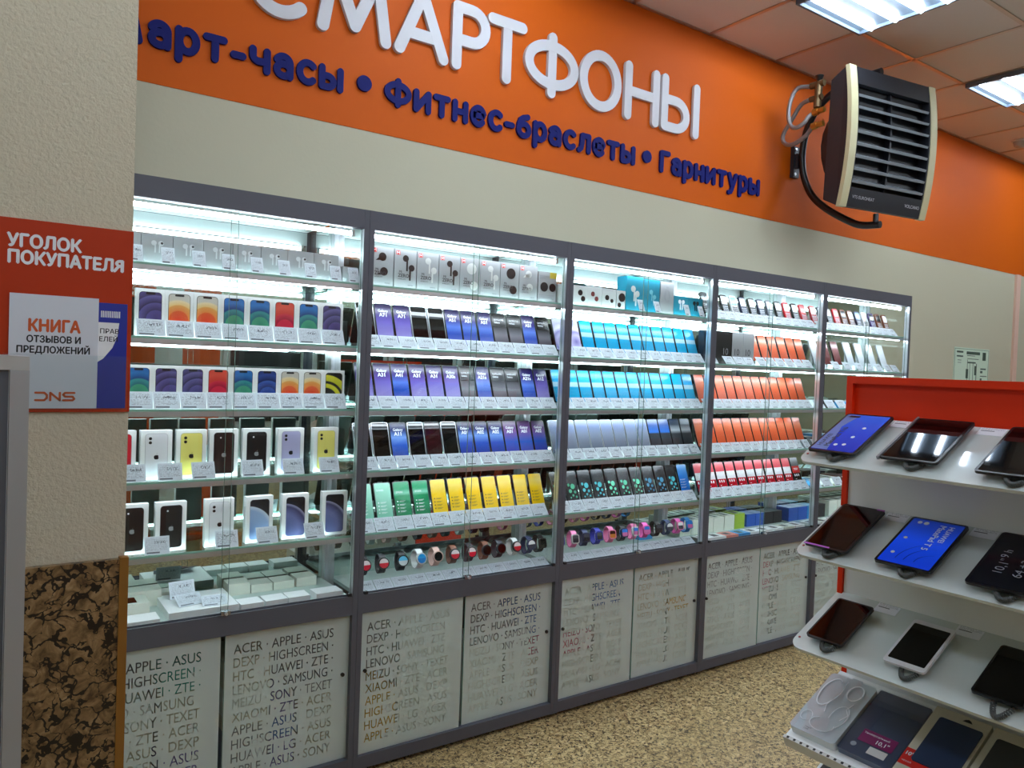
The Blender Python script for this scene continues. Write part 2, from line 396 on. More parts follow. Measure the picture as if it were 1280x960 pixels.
link('heading', text_mesh([('УГОЛОК', -.145, .434, .046, 'LEFT', .0020, .168), ('ПОКУПАТЕЛ', -.145, .391, .046, 'LEFT', .0020, .243), ('R', .131, .391, .046, 'LEFT', .0020, -.025)]), nb, (0, -.0092, 0), m=mat('white lettering', (235, 235, 235), .5))
link('pocket', MB().box(-.15, .145, -.0185, -.0165, .004, .155).mesh('pocket', ACRYL), nb)
bk = thing('review_book', 'white book with orange and black Cyrillic title in the notice board pocket', 'book', (-1.065, PY-.0095, 1.470))
link('cover', MB().box(-.102, .104, -.0036, 0, 0, .302).mesh('cover', mat('white glossy cover', (214, 219, 226), .35)), bk)
link('title', text_mesh([('КНИГА', 0, .205, .044, 'CENTER', .0018, .118)]), bk, (0, -.0042, 0), m=mat('orange ink', (206, 88, 30), .5))
link('subtitle', text_mesh([('ОТЗЫВОВ И', 0, .176, .0245, 'CENTER', .0008, .124), ('ПРЕДЛОЖЕНИЙ', 0, .148, .0245, 'CENTER', .0008, .168)]), bk, (0, -.0042, 0), m=INK)
lg = MB()
for pts in ([(0, 0), (.020, 0), (.026, .006), (.026, .014), (.020, .020), (.0, .020)], [(.034, 0), (.034, .020), (.056, 0), (.056, .020)], [(.064, 0), (.086, 0), (.090, .004), (.086, .010), (.068, .010), (.064, .015), (.068, .020), (.090, .020)]):
    for a, b in zip(pts[:-1], pts[1:]): stroke(lg, [a, b], .0055, 0, .0006)
link('logo', lg.mesh('logo', MATS['orange ink']), bk, (-.04, -.0046, .022))
bl = thing('consumer_rights_booklet', 'dark blue booklet with white round panel behind the white review book', 'booklet', (-.955, PY-.0082, 1.470))
link('cover', MB().box(-.05, .066, -.0012, 0, 0, .292).mesh('cover', mat('deep blue print', (22, 42, 150), .4)), bl)
pn = [(-.04, .25), (.054, .25)] ; pn = [(.045+0*k, .25) for k in range(1)]
poly = [(-.05, .11), (-.02, .118), (.008, .138), (.03, .168), (.042, .20), (.046, .238), (-.05, .238)]
link('white_panel', MB().prism(poly, -.0016, -.0012).mesh('white_panel', WHITE), bl)
cmb = MB()
for k in range(11): cmb.box(-.0 + .0045*k, .0025+.0045*k, -.0016, -.0012, .252, .270)
link('comb_emblem', cmb.mesh('comb_emblem', WHITE), bl)
link('lettering', text_mesh([('ПРАВ', .022, .208, .018, 'CENTER', .0003), ('ЕЛЕЙ', .020, .186, .018, 'CENTER', .0003)]), bl, (0, -.0018, 0), m=INK)

# near showcase whose grey corner stands at the left edge
ns = thing('corner_showcase', 'grey metal corner of a low glass showcase at the left edge', 'showcase', (-1.165, -0.98, 0))
link('post', MB().box(-.016, .016, -.018, .018, 0, 1.585).mesh('post', mat('pale grey aluminium', (176, 180, 184), .4, .5)), ns)
link('top_rail', MB().box(-.9, .016, -.018, .018, 1.585, 1.612).mesh('top_rail', ALU_BR), ns)
link('side_rail', MB().box(-.014, .014, .018, .33, 1.585, 1.612).mesh('side_rail', ALU_BR), ns)
link('bottom_rail', MB().box(-.9, -.016, -.018, .018, 0, .06).mesh('bottom_rail', ALU), ns)
link('inner_post', MB().box(-.06, -.018, -.012, .02, .06, 1.585).mesh('inner_post', mat('slate aluminium', (92, 97, 106), .5, .2)), ns)
link('front_pane', MB().box(-.9, -.06, -.004, .004, .06, 1.585).mesh('front_pane', mat('slate blue pane', (118, 126, 138), .2)), ns)
link('back_panel', MB().box(-.9, .016, .33, .35, 0, 1.612).mesh('back_panel', OFFW), ns)

# ------------------------------------------------------------------ wall sign letters
M_WLET = mat('white sign letter', (206, 208, 212), .5)
M_BLET = mat('dark blue sign letter', (10, 20, 100), .6, spec=.2)
for i, (ch, xa, xb) in enumerate([('С', -.40, -.135), ('М', -.098, .242), ('А', .256, .532), ('Р', .548, .757), ('Т', .742, .972), ('Ф', .963, 1.307), ('О', 1.316, 1.610), ('Н', 1.635, 1.90), ('Ы', 1.917, 2.232)]):
    me = letter_mb(ch, 0, 0, .318, xb-xa, .053, -.006, .014)
    tag(link('raised_letter', me.mesh('raised_letter', M_WLET), None, (xa, .382, 3.003)),
        f'big white raised letter {ch}, {ORD[i]} of the white word on the orange wall', 'sign letter', 'big white sign letters')
def small_word(word, xa, xb, first=0, desc=None, gap=.0105):
    wd = .0285; HS = [(.128 if c in 'ФГб' else .1365) for c in word]; desc = desc or word
    ws = [glyph(c)[0]*(.128-wd)*1.12 + wd for c in word]
    k = (xb-xa-gap*(len(word)-1))/sum(ws); x = xa
    for i, c in enumerate(word):
        wl = ws[i]*k
        mb = letter_mb(c, 0, 0, HS[i], wl, wd, -.004, .009)
        nm = f'{ORD[desc[:first+i].count(c)]} letter {c}' if desc.count(c) > 1 else f'letter {c}'
        tag(link('raised_letter', mb.mesh('raised_letter', M_BLET), None, (x, .387, 2.764)), f'dark blue raised {nm} in the word {desc} on the orange wall', 'sign letter', 'small blue sign letters')
        x += wl+gap
small_word('м', -.900, -.752, 0, 'март-часы')
small_word('арт-часы', -.738, .032, 1, 'март-часы')
small_word('Фитнес-браслеты', .220, 1.742)
small_word('Гарнитуры', 1.932, 2.828)
for i, (x, d) in enumerate(((.125, 'before the word Фитнес'), (1.83, 'before the word Гарнитуры'))):
    tag(link('raised_dot', MB().prism(disc(0, 0, .034, 24), -.004, .009).mesh('raised_dot', M_BLET), None, (x, .387, 2.832)), f'dark blue raised round dot {d}', 'sign letter', 'blue sign dots')

# evacuation plan
ep = thing('evacuation_plan', 'pale green evacuation plan sheet on the cream wall above the orange stand', 'plan', (5.77, YW, 1.50))
link('sheet', MB().box(-.31, .31, -.005, 0, 0, .43).mesh('sheet', mat('pale green sheet', (206, 228, 206), .4)), ep)
mb = MB()
for z in (.02, .42): mb.box(-.30, .30, -.0058, -.005, z-.003, z)
for x in (-.303, .30): mb.box(x, x+.003, -.0058, -.005, .02, .42)
for x0, x1, z0, z1 in ((-.27, -.16, .385, .40), (-.27, -.16, .35, .362), (-.25, -.19, .32, .325), (-.25, -.19, .30, .304), (-.10, .14, .375, .40), (-.09, .05, .362, .367), (-.08, .12, .335, .340), (-.08, .07, .30, .312), (-.08, -.075, .05, .33), (.08, .09, .05, .30), (-.035, -.03, .05, .30), (.02, .026, .05, .30), (-.10, -.06, .17, .25), (.05, .09, .20, .28), (.16, .26, .25, .262), (.16, .20, .22, .24), (.16, .28, .19, .197), (.16, .19, .14, .175), (.20, .27, .15, .157), (-.10, -.03, .12, .128), (-.10, .12, .05, .058), (.19, .25, .33, .40)):
    mb.box(x0, x1, -.0058, -.005, z0, z1)
link('printed_plan', mb.mesh('printed_plan', mat('dark green ink', (52, 78, 66), .5)), ep)

# ------------------------------------------------------------------ the five showcases
SHELF = [1.930, 1.685, 1.440, 1.195, 0.945]
DECK = 0.705
BAYN = ['first', 'second', 'third', 'fourth', 'fifth']
BAYD = ['grey aluminium glass showcase of white phone boxes nearest the cream pillar',
        'grey aluminium glass showcase with yellow and green phones low down, second from pillar',
        'grey aluminium glass showcase with two rows of cyan phones, middle of five',
        'grey aluminium glass showcase with orange and red phones, fourth from pillar',
        'grey aluminium glass showcase half hidden behind the orange tablet stand']
M_DECK = mat('pale green deck', (196, 212, 206), .2)
M_TOPP = mat('white cabinet panel', (222, 226, 228), .45)
M_CABIN = mat('grey cabinet board', (128, 130, 130), .6)
# frosted film: mostly diffuse, blurring what stands behind it
def frosted():
    m = bpy.data.materials.new('frosted film'); m.use_nodes = True; nt = m.node_tree
    nt.nodes.remove(nt.nodes['Principled BSDF'])
    d = nt.nodes.new('ShaderNodeBsdfDiffuse'); d.inputs[0].default_value = lin((240, 255, 251))
    r = nt.nodes.new('ShaderNodeBsdfRefraction'); r.inputs['Color'].default_value = lin((245, 252, 248)); r.inputs['Roughness'].default_value = .25; r.inputs['IOR'].default_value = 1.12
    t = nt.nodes.new('ShaderNodeBsdfTranslucent'); t.inputs[0].default_value = lin((226, 248, 242))
    g = nt.nodes.new('ShaderNodeBsdfGlossy'); g.inputs['Roughness'].default_value = .22; g.inputs[0].default_value = (.8, .8, .8, 1)
    a = nt.nodes.new('ShaderNodeMixShader'); a.inputs[0].default_value = .29; nt.links.new(d.outputs[0], a.inputs[1]); nt.links.new(r.outputs[0], a.inputs[2])
    b = nt.nodes.new('ShaderNodeMixShader'); b.inputs[0].default_value = .2; nt.links.new(a.outputs[0], b.inputs[1]); nt.links.new(t.outputs[0], b.inputs[2])
    c = nt.nodes.new('ShaderNodeMixShader'); c.inputs[0].default_value = .05; nt.links.new(b.outputs[0], c.inputs[1]); nt.links.new(g.outputs[0], c.inputs[2])
    nt.links.new(c.outputs[0], nt.nodes['Material Output'].inputs[0]); return m
M_FILM = frosted()
BRANDS = ['ACER · APPLE · ASUS', 'DEXP · HIGHSCREEN ·', 'HTC · HUAWEI · ZTE ·', 'LENOVO · SAMSUNG ·', 'MEIZU · SONY · TEXET', 'XIAOMI · ZTE · ACER', 'APPLE · ASUS · DEXP', 'HIGHSCREEN · ASUS', 'HUAWEI · LG · ACER', 'APPLE · ASUS · SONY']
def brand_splines():
    out = []
    for b in BRANDS:
        c = text_curve(b, 1.0, 0.0); o = bpy.data.objects.new('t', c); COL.objects.link(o)
        bpy.context.view_layer.update(); dg = bpy.context.evaluated_depsgraph_get()
        cu = o.evaluated_get(dg).to_curve(dg)
        sp = [[(tuple(p.handle_left), tuple(p.co), tuple(p.handle_right)) for p in s.bezier_points] for s in cu.splines if s.type == 'BEZIER']
        xs = [p[1][0] for s in sp for p in s]
        out.append((sp, min(xs), max(xs)))
        COL.objects.unlink(o); bpy.data.objects.remove(o); bpy.data.curves.remove(c)
    return out
BSP = brand_splines()
def film_mesh(width, z0, z1, tx0, tx1):
    """sheet with the brand names cut out of it, so one sees through the letters"""
    c = bpy.data.curves.new('film', 'CURVE'); c.dimensions = '2D'; c.fill_mode = 'BOTH'; c.resolution_u = 3
    r = c.splines.new('POLY'); r.points.add(3); r.use_cyclic_u = True
    for p, q in zip(r.points, ((0, z0), (width, z0), (width, z1), (0, z1))): p.co = (q[0], q[1], 0, 1)
    for i, (sp, a, b) in enumerate(BSP):
        kx = (tx1-tx0)/(b-a); kz = .050; zb = .560-.0495*i
        f = lambda p: (tx0+(p[0]-a)*kx, zb+p[1]*kz, 0)
        for s in sp:
            n = c.splines.new('BEZIER'); n.bezier_points.add(len(s)-1); n.use_cyclic_u = True
            for bp, (hl, co, hr) in zip(n.bezier_points, s):
                bp.handle_left_type = bp.handle_right_type = 'FREE'
                bp.co = f(co); bp.handle_left = f(hl); bp.handle_right = f(hr)
    o = bpy.data.objects.new('t', c); me = bpy.data.meshes.new_from_object(o); bpy.data.objects.remove(o)
    for v in me.vertices: v.co = (v.co.x, 0, v.co.y)
    me.name = 'frosted_film'; me.materials.clear(); me.materials.append(M_FILM); return me
FILM = film_mesh(.470, .072, .638, .030, .405)

def showcase(k):
    o = thing('showcase', BAYD[k], 'showcase', (k-1, 0, 0), group='row of glass showcases')
    P = lambda n, mb, m, par=o: link(n, mb.mesh(n, m), par)
    for a, b in ((.0006, .021), (.979, .9994)):
        P('front_post', MB().box(a, b, 0, .036, .018, 2.209), ALU)
        P('rear_post', MB().box(a, b, .300, .333, .018, 2.195).box(a+.006, b-.006, .298, .300, .7, 2.19), ALU_BR)
    P('post_highlight', MB().box(.0211, .0222, .003, .0345, .716, 2.135), ALU_BR); P('post_highlight', MB().box(.9778, .9789, .003, .0345, .716, 2.135), ALU_BR)  # bright strips standing in for tube light on the inner post sides
    P('top_rail', MB().box(.021, .979, 0.001, .034, 2.136, 2.209), ALU)
    P('middle_rail', MB().box(.021, .979, 0.001, .034, .640, .704).box(.021, .979, .001, .008, .704, .715).box(.021, .979, .030, .034, .704, .715), ALU)
    P('bottom_rail', MB().box(.021, .979, 0.001, .034, .020, .071), ALU)
    P('top_panel', MB().box(.021, .979, .034, .345, 2.196, 2.209), M_TOPP)
    P('back_mirror', MB().box(.0006, .9994, .334, .340, .705, 2.195), MIRROR)
    P('cabinet_back', MB().box(.0006, .9994, .334, .340, .020, .690), M_CABIN)
    P('cabinet_floor', MB().box(.021, .979, .034, .334, .060, .072), M_CABIN)
    P('cabinet_side', MB().box(.990, .9994, .036, .300, .020, .690), M_CABIN)
    P('plinth', MB().box(.01, .99, .05, .33, 0, .020), BLACK)
    P('deck', MB().box(.021, .979, .034, .334, .690, .705), M_DECK)
    P('side_glass', MB().box(.9900, .9925, .036, .300, .705, 2.195), GLASS)
    if k == 0: P('side_glass', MB().box(.0100, .0140, .036, .300, .705, 2.195), GLASS)
    P('added_reflector', MB().box(.021, .979, .0345, .0365, 2.136, 2.194), M_TOPP)  # white strip added behind the rail to catch tube light for the mirror
    tb = MB().tube([(.030, .052, 2.120), (.945, .052, 2.120)], .0085, 8)
    P('light_tube', tb, TUBE)
    P('tube_socket', MB().box(.022, .030, .042, .062, 2.108, 2.134).box(.945, .957, .042, .062, 2.108, 2.134), OFFW)
    for i, z in enumerate(SHELF):
        sh = P('shelf', MB().box(.022, .978, .038, .296, z-.008, z), SHELFGLASS)
        link('glass_edge', MB().box(.022, .978, .0365, .038, z-.008, z).mesh('glass_edge', GEDGE), sh)
        link('shelf_lip', MB().box(.022, .978, .0365, .0385, z-.026, z-.008).mesh('shelf_lip', ALU_BR), sh)
        if i < 5: link('light_tube', MB().tube([(.030, .056, z-(.021 if i < 2 else .0155)), (.900 if i else .955, .056, z-(.021 if i < 2 else .0155))], .0075 if i < 2 else .005, 8).mesh('light_tube', TUBE, True), sh)
    for a, b, y in ((.022, .512, .012), (.488, .978, .020)):
        d = P('glass_door', MB().box(a, b, y, y+.004, .713, 2.136), GLASS)
        link('glass_edge', MB().box(a, a+.0008, y-.0002, y+.0042, .714, 2.135).box(b-.0008, b, y-.0002, y+.0042, .714, 2.135).mesh('glass_edge', mat('dark glass edge', (112, 136, 128), .2)), d)
    lk = P('lock', MB().box(.484, .516, -.006, .011, .716, .730), mat('chrome lock', (160, 160, 165), .25, .9))
    link('lock_barrel', MB().prism(disc(.500, .723, .0055, 14), -.016, -.006).mesh('lock_barrel', ALU_BR, True), lk)
    for x in (.034, .966): P('door_clip', MB().box(x-.007, x+.007, -.003, .011, .715, .726), mat('dark clip', (52, 50, 52), .4, .5))
    for a, y in ((.021, .016), (.509, .024)):
        d = P('frosted_door', MB().box(a, a+.470, y+.0012, y+.005, .072, .638), GLASS)
        f = link('frosted_film', FILM, d, (a, y, 0))
        link('pane_edge', MB().box(a, a+.002, y+.001, y+.006, .072, .638).box(a+.468, a+.470, y+.001, y+.006, .072, .638).mesh('pane_edge', GEDGE), d)
    for x in ((.955,) if k in (0,) else (.045, .955)):
        y = .024 if x > .5 else .016
        P('knob', MB().prism(disc(x, .405, .0075, 14), y-.007, y+.001), BLACK)
    return o
for k in range(5): showcase(k)

# cartons kept behind the frosted doors
CART = {}
def carton(k, x, w_, z, h, col, d=.22, y=.06, note=''):
    key = 'carton '+str(col); m = mat(key, col, .55)
    lab = note
    o = tag(link('carton', MB().box(-w_/2, w_/2, 0, d, 0, h).mesh('carton', m), None, (k-1+x, y, z)), lab, 'carton', 'cartons behind the frosted doors')
    c = link('carton_label', MB().box(w_*.12, w_*.38, -.0012, 0, h*.35, h*.72).mesh('carton_label', WHITE), o)
    return o
F0 = .0725
BEIGE, WH, TEAL, LILAC, GREYB, YEL, PINK, BLU, GREENB = (206, 200, 180), (214, 220, 214), (40, 150, 132), (120, 112, 176), (150, 154, 156), (216, 172, 44), (196, 92, 120), (60, 110, 176), (120, 160, 120)
cart = []
def stack(k, x, w_, rows, side, d=.22, y=.06):
    z = F0
    for i, (h, col, nm) in enumerate(rows):
        pos = 'bottom' if i == 0 else ('topmost' if i == len(rows)-1 else ORD[i]+' up')
        carton(k, x, w_, z, h, col, d, y, f'{nm} carton, {pos} of {side} stack behind frosted door of {BAYN[k]} showcase')
        z += h+.0006
stack(0, .085, .10, [(.10, PINK, 'pink'), (.12, WH, 'white'), (.11, BEIGE, 'beige')], 'leftmost')
stack(0, .215, .13, [(.08, WH, 'white'), (.10, BEIGE, 'beige'), (.09, BEIGE, 'beige'), (.08, WH, 'white')], 'second')
stack(0, .385, .15, [(.09, WH, 'white'), (.07, LILAC, 'lilac'), (.15, BEIGE, 'beige'), (.06, BEIGE, 'beige'), (.09, TEAL, 'teal')], 'third')
stack(0, .60, .17, [(.20, GREYB, 'grey'), (.05, BEIGE, 'beige'), (.10, WH, 'white'), (.10, BEIGE, 'beige')], 'fourth')
stack(0, .735, .09, [(.07, LILAC, 'lilac'), (.06, LILAC, 'lilac'), (.07, BLU, 'blue'), (.06, LILAC, 'lilac')], 'fifth')
stack(0, .885, .15, [(.07, BEIGE, 'beige'), (.06, BEIGE, 'beige'), (.06, WH, 'white'), (.06, BEIGE, 'beige'), (.05, GREYB, 'grey')], 'rightmost', y=.08)
stack(1, .12, .15, [(.07, YEL, 'yellow'), (.16, YEL, 'yellow')], 'leftmost', y=.0345)
stack(1, .33, .25, [(.30, WH, 'white'), (.22, WH, 'white')], 'second', y=.0345)
stack(1, .62, .20, [(.33, WH, 'white')], 'third', y=.0345)
stack(1, .80, .13, [(.28, WH, 'white'), (.08, GREYB, 'grey')], 'fourth', y=.0345)
stack(1, .925, .09, [(.20, BEIGE, 'beige'), (.10, PINK, 'pink'), (.12, BLU, 'blue'), (.06, BLU, 'blue')], 'rightmost', y=.08)
stack(2, .14, .20, [(.20, WH, 'white'), (.10, PINK, 'pink'), (.24, WH, 'white')], 'leftmost', y=.0345)
stack(2, .37, .22, [(.30, WH, 'white'), (.10, WH, 'white'), (.12, BLU, 'blue')], 'second', y=.0345)
stack(2, .64, .22, [(.30, WH, 'white'), (.20, BEIGE, 'beige')], 'third', y=.0345)
stack(2, .87, .20, [(.30, WH, 'white'), (.08, YEL, 'yellow'), (.12, WH, 'white')], 'rightmost', y=.0345)
stack(3, .25, .40, [(.34, WH, 'white'), (.16, GREYB, 'grey')], 'left', y=.0345)
stack(3, .58, .14, [(.30, WH, 'white'), (.16, PINK, 'pink')], 'middle', y=.06)
stack(3, .83, .26, [(.32, WH, 'white'), (.12, BEIGE, 'beige')], 'right', y=.0345)
stack(4, .26, .40, [(.34, WH, 'white'), (.10, GREYB, 'grey')], 'left', y=.0345)
stack(4, .74, .40, [(.34, WH, 'white'), (.18, BEIGE, 'beige')], 'right', y=.0345)

# ------------------------------------------------------------------ goods: shared shapes
def where(i, s, k, what=''):
    return f'{ORD[i]} from left on the {SHN[s]} shelf of the {BAYN[k]} showcase'
SHN = ['top', 'second', 'third', 'fourth', 'lowest']
# price cards: stand-up cards folded like a tent
def card_mesh():
    mb = MB().box(-.039, .039, 0, .0009, 0, .062)
    return mb.mesh('price_card', CARD)
CARDM = card_mesh()
CARDN = {}
def price_card(k, s, x, z, y=.042, lean=38, yaw=0, sc=1.0, i=None, text=None):
    key = (k, s); n = CARDN.get(key, 0); CARDN[key] = n+1
    place = f'{SHN[s]} shelf' if s < 5 else 'deck'
    lab = text or f'white price card, {ORD[n] if n < 15 else str(n)} from left on the {place} of the {BAYN[k]} showcase'
    x = min(x, k-.0125-.039*sc)
    o = link('price_card', CARDM, None, (x, y, z+.0012), (math.radians(-lean), 0, math.radians(yaw)))
    o.scale = (sc, 1, 1)
    return tag(o, lab, 'price card', f'price cards on the {place} of the {BAYN[k]} showcase')

# smartphones
PW, PH, PT = .076, .165, .008
BODY = MB().prism(rrect(PW, PH, .008), 0, PT).mesh('body', BLACK)
SCR = MB().prism(rrect(PW-.005, PH-.006, .007, .003), -.0008, 0).mesh('screen', None)
M_SIL = mat('silver phone body', (190, 194, 200), .3, .6)
LEAN = 20; RH = .0275*math.cos(math.radians(LEAN))+.0012-.0005     # height of the phone's foot above the shelf
HOLD = MB().box(-.026, .026, -.006, .055, -RH, -RH+.0025).box(-.026, .026, -.0075, -.005, -RH, .004).box(-.022, .022, -.005, .012, -.0045, -.002).box(-.012, .012, .050, .053, -RH+.0025, .095).xf(Matrix.Rotation(math.radians(LEAN), 4, 'X')).mesh('acrylic_rest', mat('milky acrylic', (222, 230, 232), .2))
dots = MB()
for x, z, r in ((.006, .088, .0135), (-.012, .066, .0095), (.016, .060, .0075), (-.018, .096, .0075), (.002, .044, .006), (.021, .036, .0055), (-.014, .034, .004)):
    dots.prism(disc(x, z, r, 18), -.0013, -.0008)
DOTS = dots.mesh('printed_dots', None)
lines = MB()
for z in (.078, .064, .050, .036):
    lines.box(-.026, -.021, -.0012, -.0008, z, z+.005)
    for r in range(2): lines.box(-.015, .012-.006*r, -.0012, -.0008, z+.0032-.0034*r, z+.0045-.0034*r)
LINES = lines.mesh('printed_lines', None)
marks = MB()
for x in (-.022, -.004, .014): marks.prism(rrect(.009, .014, .003, .046, 3, x), -.0012, -.0008)
for x0, x1, z0, z1 in ((-.018, .024, .016, .022), (-.022, .022, .094, .097), (-.018, .016, .086, .089), (-.022, -.012, .028, .031)): marks.box(x0, x1, -.0012, -.0008, z0, z1)
MARKS = marks.mesh('printed_marks', None)
for me in (SCR, DOTS, LINES, MARKS): me.materials.append(BLACK)
STY = {
 'purple': ('purple', grad('violet screen', [(0, (88, 78, 150)), (.18, (150, 140, 206)), (.5, (112, 98, 186)), (.72, (54, 36, 110)), (1, (22, 12, 46))])),
 'blue':   ('blue', grad('blue screen', [(0, (104, 110, 184)), (.3, (36, 78, 176)), (.5, (84, 116, 206)), (.7, (44, 34, 112)), (1, (22, 14, 52))])),
 'deep':   ('deep blue', grad('deep blue screen', [(0, (16, 44, 130)), (.4, (30, 84, 190)), (.6, (110, 150, 220)), (.78, (24, 40, 104)), (1, (14, 18, 44))])),
 'mauve':  ('mauve and blue', grad('mauve screen', [(0, (60, 52, 150)), (.4, (36, 86, 188)), (.7, (120, 90, 150)), (1, (62, 36, 66))])),
 'black':  ('black', SCREENBLK),
 'bltext': ('black and grey', grad('black grey screen', [(0, (22, 20, 24)), (.35, (120, 116, 126)), (.6, (24, 22, 26)), (1, (12, 12, 14))])),  # grey band low on the screen paints a pale reflection
 'wine':   ('very dark red', mat('dark red screen', (44, 8, 14), .08)),
 'cyan':   ('cyan', grad('cyan card', [(0, (0, 148, 196)), (.46, (2, 162, 208)), (.49, (170, 214, 230)), (.60, (178, 216, 232)), (.63, (20, 176, 236)), (1, (0, 176, 242))])),  # pale band a little above mid-height
 'lilac':  ('pale lilac', rings('lilac swirl', [(0, (120, 112, 190)), (.3, (196, 188, 228)), (.45, (140, 130, 200)), (.6, (222, 218, 240)), (.8, (160, 156, 206)), (1, (206, 206, 230))], .01, .05, .11)),
 'silver': ('silver blue', grad('silver screen', [(0, (96, 104, 124)), (.3, (120, 128, 146)), (.55, (138, 148, 172)), (.8, (140, 158, 200)), (1, (168, 178, 200))])),
 'bluetop':('blue topped black', grad('blue top screen', [(0, (26, 28, 34)), (.52, (48, 52, 62)), (.56, (50, 120, 220)), (.8, (80, 110, 180)), (1, (150, 164, 196))])),
 'greyblk':('black and white', grad('black white screen', [(0, (24, 26, 30)), (.5, (44, 48, 54)), (.62, (170, 176, 184)), (.8, (70, 78, 90)), (1, (40, 56, 84))])),
 'orange': ('orange', grad('orange card', [(0, (206, 82, 44)), (.5, (222, 96, 56)), (.75, (232, 128, 92)), (1, (214, 76, 34))])),  # lighter band towards the top is a reflection put into the colour
 'red':    ('red and white', grad('red white card', [(0, (176, 18, 36)), (.40, (192, 24, 44)), (.405, (226, 228, 232)), (.66, (236, 236, 238)), (.665, (226, 84, 96)), (1, (232, 120, 124))], interp='LINEAR')),
 'redblk': ('dark red and black', grad('red black card', [(0, (26, 22, 26)), (.4, (38, 30, 34)), (.41, (204, 44, 48)), (.66, (206, 60, 56)), (.67, (90, 92, 98)), (1, (160, 164, 170))])),
 'mint':   ('mint green', grad('mint card', [(0, (112, 186, 156)), (1, (156, 214, 190))])),
 'green':  ('green', grad('green card', [(0, (12, 120, 74)), (.62, (16, 136, 84)), (.7, (120, 196, 164)), (.8, (30, 150, 98)), (1, (20, 140, 90))])),
 'yellow': ('yellow', grad('yellow card', [(0, (240, 194, 12)), (.6, (244, 198, 20)), (.8, (244, 210, 96)), (1, (240, 190, 8))])),
 'dots':   ('black green-dotted', mat('black card', (12, 13, 15), .2)),
 'azure':  ('bright blue', grad('azure card', [(0, (24, 108, 206)), (.6, (40, 130, 224)), (1, (110, 176, 236))])),
 'burg':   ('burgundy', grad('burgundy card', [(0, (92, 40, 44)), (.5, (118, 58, 60)), (.8, (140, 90, 92)), (1, (104, 44, 46))])),
 'ereader':('white', grad('pale screen', [(0, (200, 206, 214)), (.5, (224, 228, 234)), (1, (204, 210, 220))])),
}
DOTC = [mat('green dots', (70, 170, 130), .3), mat('cyan dots', (70, 180, 190), .3), mat('blue dots', (70, 140, 176), .3), mat('mint dots', (110, 214, 176), .3)]
M_YINK = mat('dark yellow ink', (70, 56, 6), .4)
def phone(k, s, i, x, sty, txt=None, z=None, lean=20, y=.088, mark=None, mcol=None, jit=True):
    z = SHELF[s] if z is None else z
    nm, m = STY[sty]
    a = math.radians(LEAN)
    dx = random.uniform(-.0015, .0015) if jit else 0
    o = thing('smartphone', f'{nm} smartphone, {ORD[i]} from left on the {SHN[s]} shelf of the {BAYN[k]} showcase', 'smartphone',
              (x+dx, y, z+.0275*math.cos(a)+.0012), (-a, 0, 0), f'{nm} smartphones on the {SHN[s]} shelf of the {BAYN[k]} showcase')
    link('body', BODY, o, m=(M_SIL if sty in ('silver', 'black', 'ereader') else BLACK))
    link('screen', SCR, o, m=m)
    link('acrylic_rest', HOLD, o)
    if txt:
        T = [('Galaxy', -.001, .127, .0165, 'CENTER', .0004), (txt, -.001, .107, .022, 'CENTER', .0008)] if txt.startswith('A') else \
            [(t, -.028, .128-.013*j, .0115, 'LEFT') for j, t in enumerate(txt.split('|'))]
        link('screen_text', text_mesh(T, y=-.0012), o, m=INKW)
    if mark: link('printed_marks', mark, o, m=mcol)
    return o
def cards(k, s, xs, **kw):
    for x in xs: price_card(k, s, x, SHELF[s], **kw)

# second showcase -------------------------------------------------
C2 = [.048+.0816*i for i in range(12)]
row = [('black', None), ('purple', 'A71'), ('purple', 'A71'), ('black', None), ('black', None), ('blue', 'A51'), ('blue', 'A51'), ('blue', 'A51'), ('bltext', 'SAMSUNG|Galaxy'), ('bltext', 'SAMSUNG|Galaxy'), ('blue', 'A51'), ('bltext', 'SAMSUNG|Galaxy')]
for i, (x, (st, t)) in enumerate(zip(C2, row)): phone(1, 1, i, x, st, t)
cards(1, 1, C2)
row = [('purple', 'A31'), ('purple', 'A31'), ('blue', 'A41'), ('purple', 'A31'), ('purple', 'A31'), ('purple', 'A30s'), ('bltext', 'SAMSUNG|Galaxy'), ('blue', 'A21s'), ('bltext', 'SAMSUNG|Galaxy'), ('bltext', 'SAMSUNG|Galaxy'), ('blue', 'A21s'), ('purple', 'A12')]
for i, (x, (st, t)) in enumerate(zip(C2, row)): phone(1, 2, i, x, st, t)
cards(1, 2, C2)
row = [('black', None), ('black', None), ('deep', 'A11'), ('black', None), ('wine', None), ('black', None), ('deep', 'A01'), ('deep', 'A02'), ('deep', 'A02'), ('mauve', 'A01'), ('mauve', 'A01'), ('mauve', 'A02')]
for i, (x, (st, t)) in enumerate(zip(C2, row)): phone(1, 3, i, x*.995+.004, st, t)
cards(1, 3, [x+.006 for x in C2])
row = ['mint', 'mint', 'green', 'green'] + ['yellow']*7
for i, st in enumerate(row):
    x = .065+.0872*i
    if st == 'yellow': phone(1, 4, i, x, st, None, mark=LINES, mcol=M_YINK)
    else: phone(1, 4, i, x, st, 'SPARK|' if st == 'mint' else '|SPARK|', mark=LINES, mcol=INKW)
cards(1, 4, [.045+.0872*i for i in range(11)], sc=1.08)
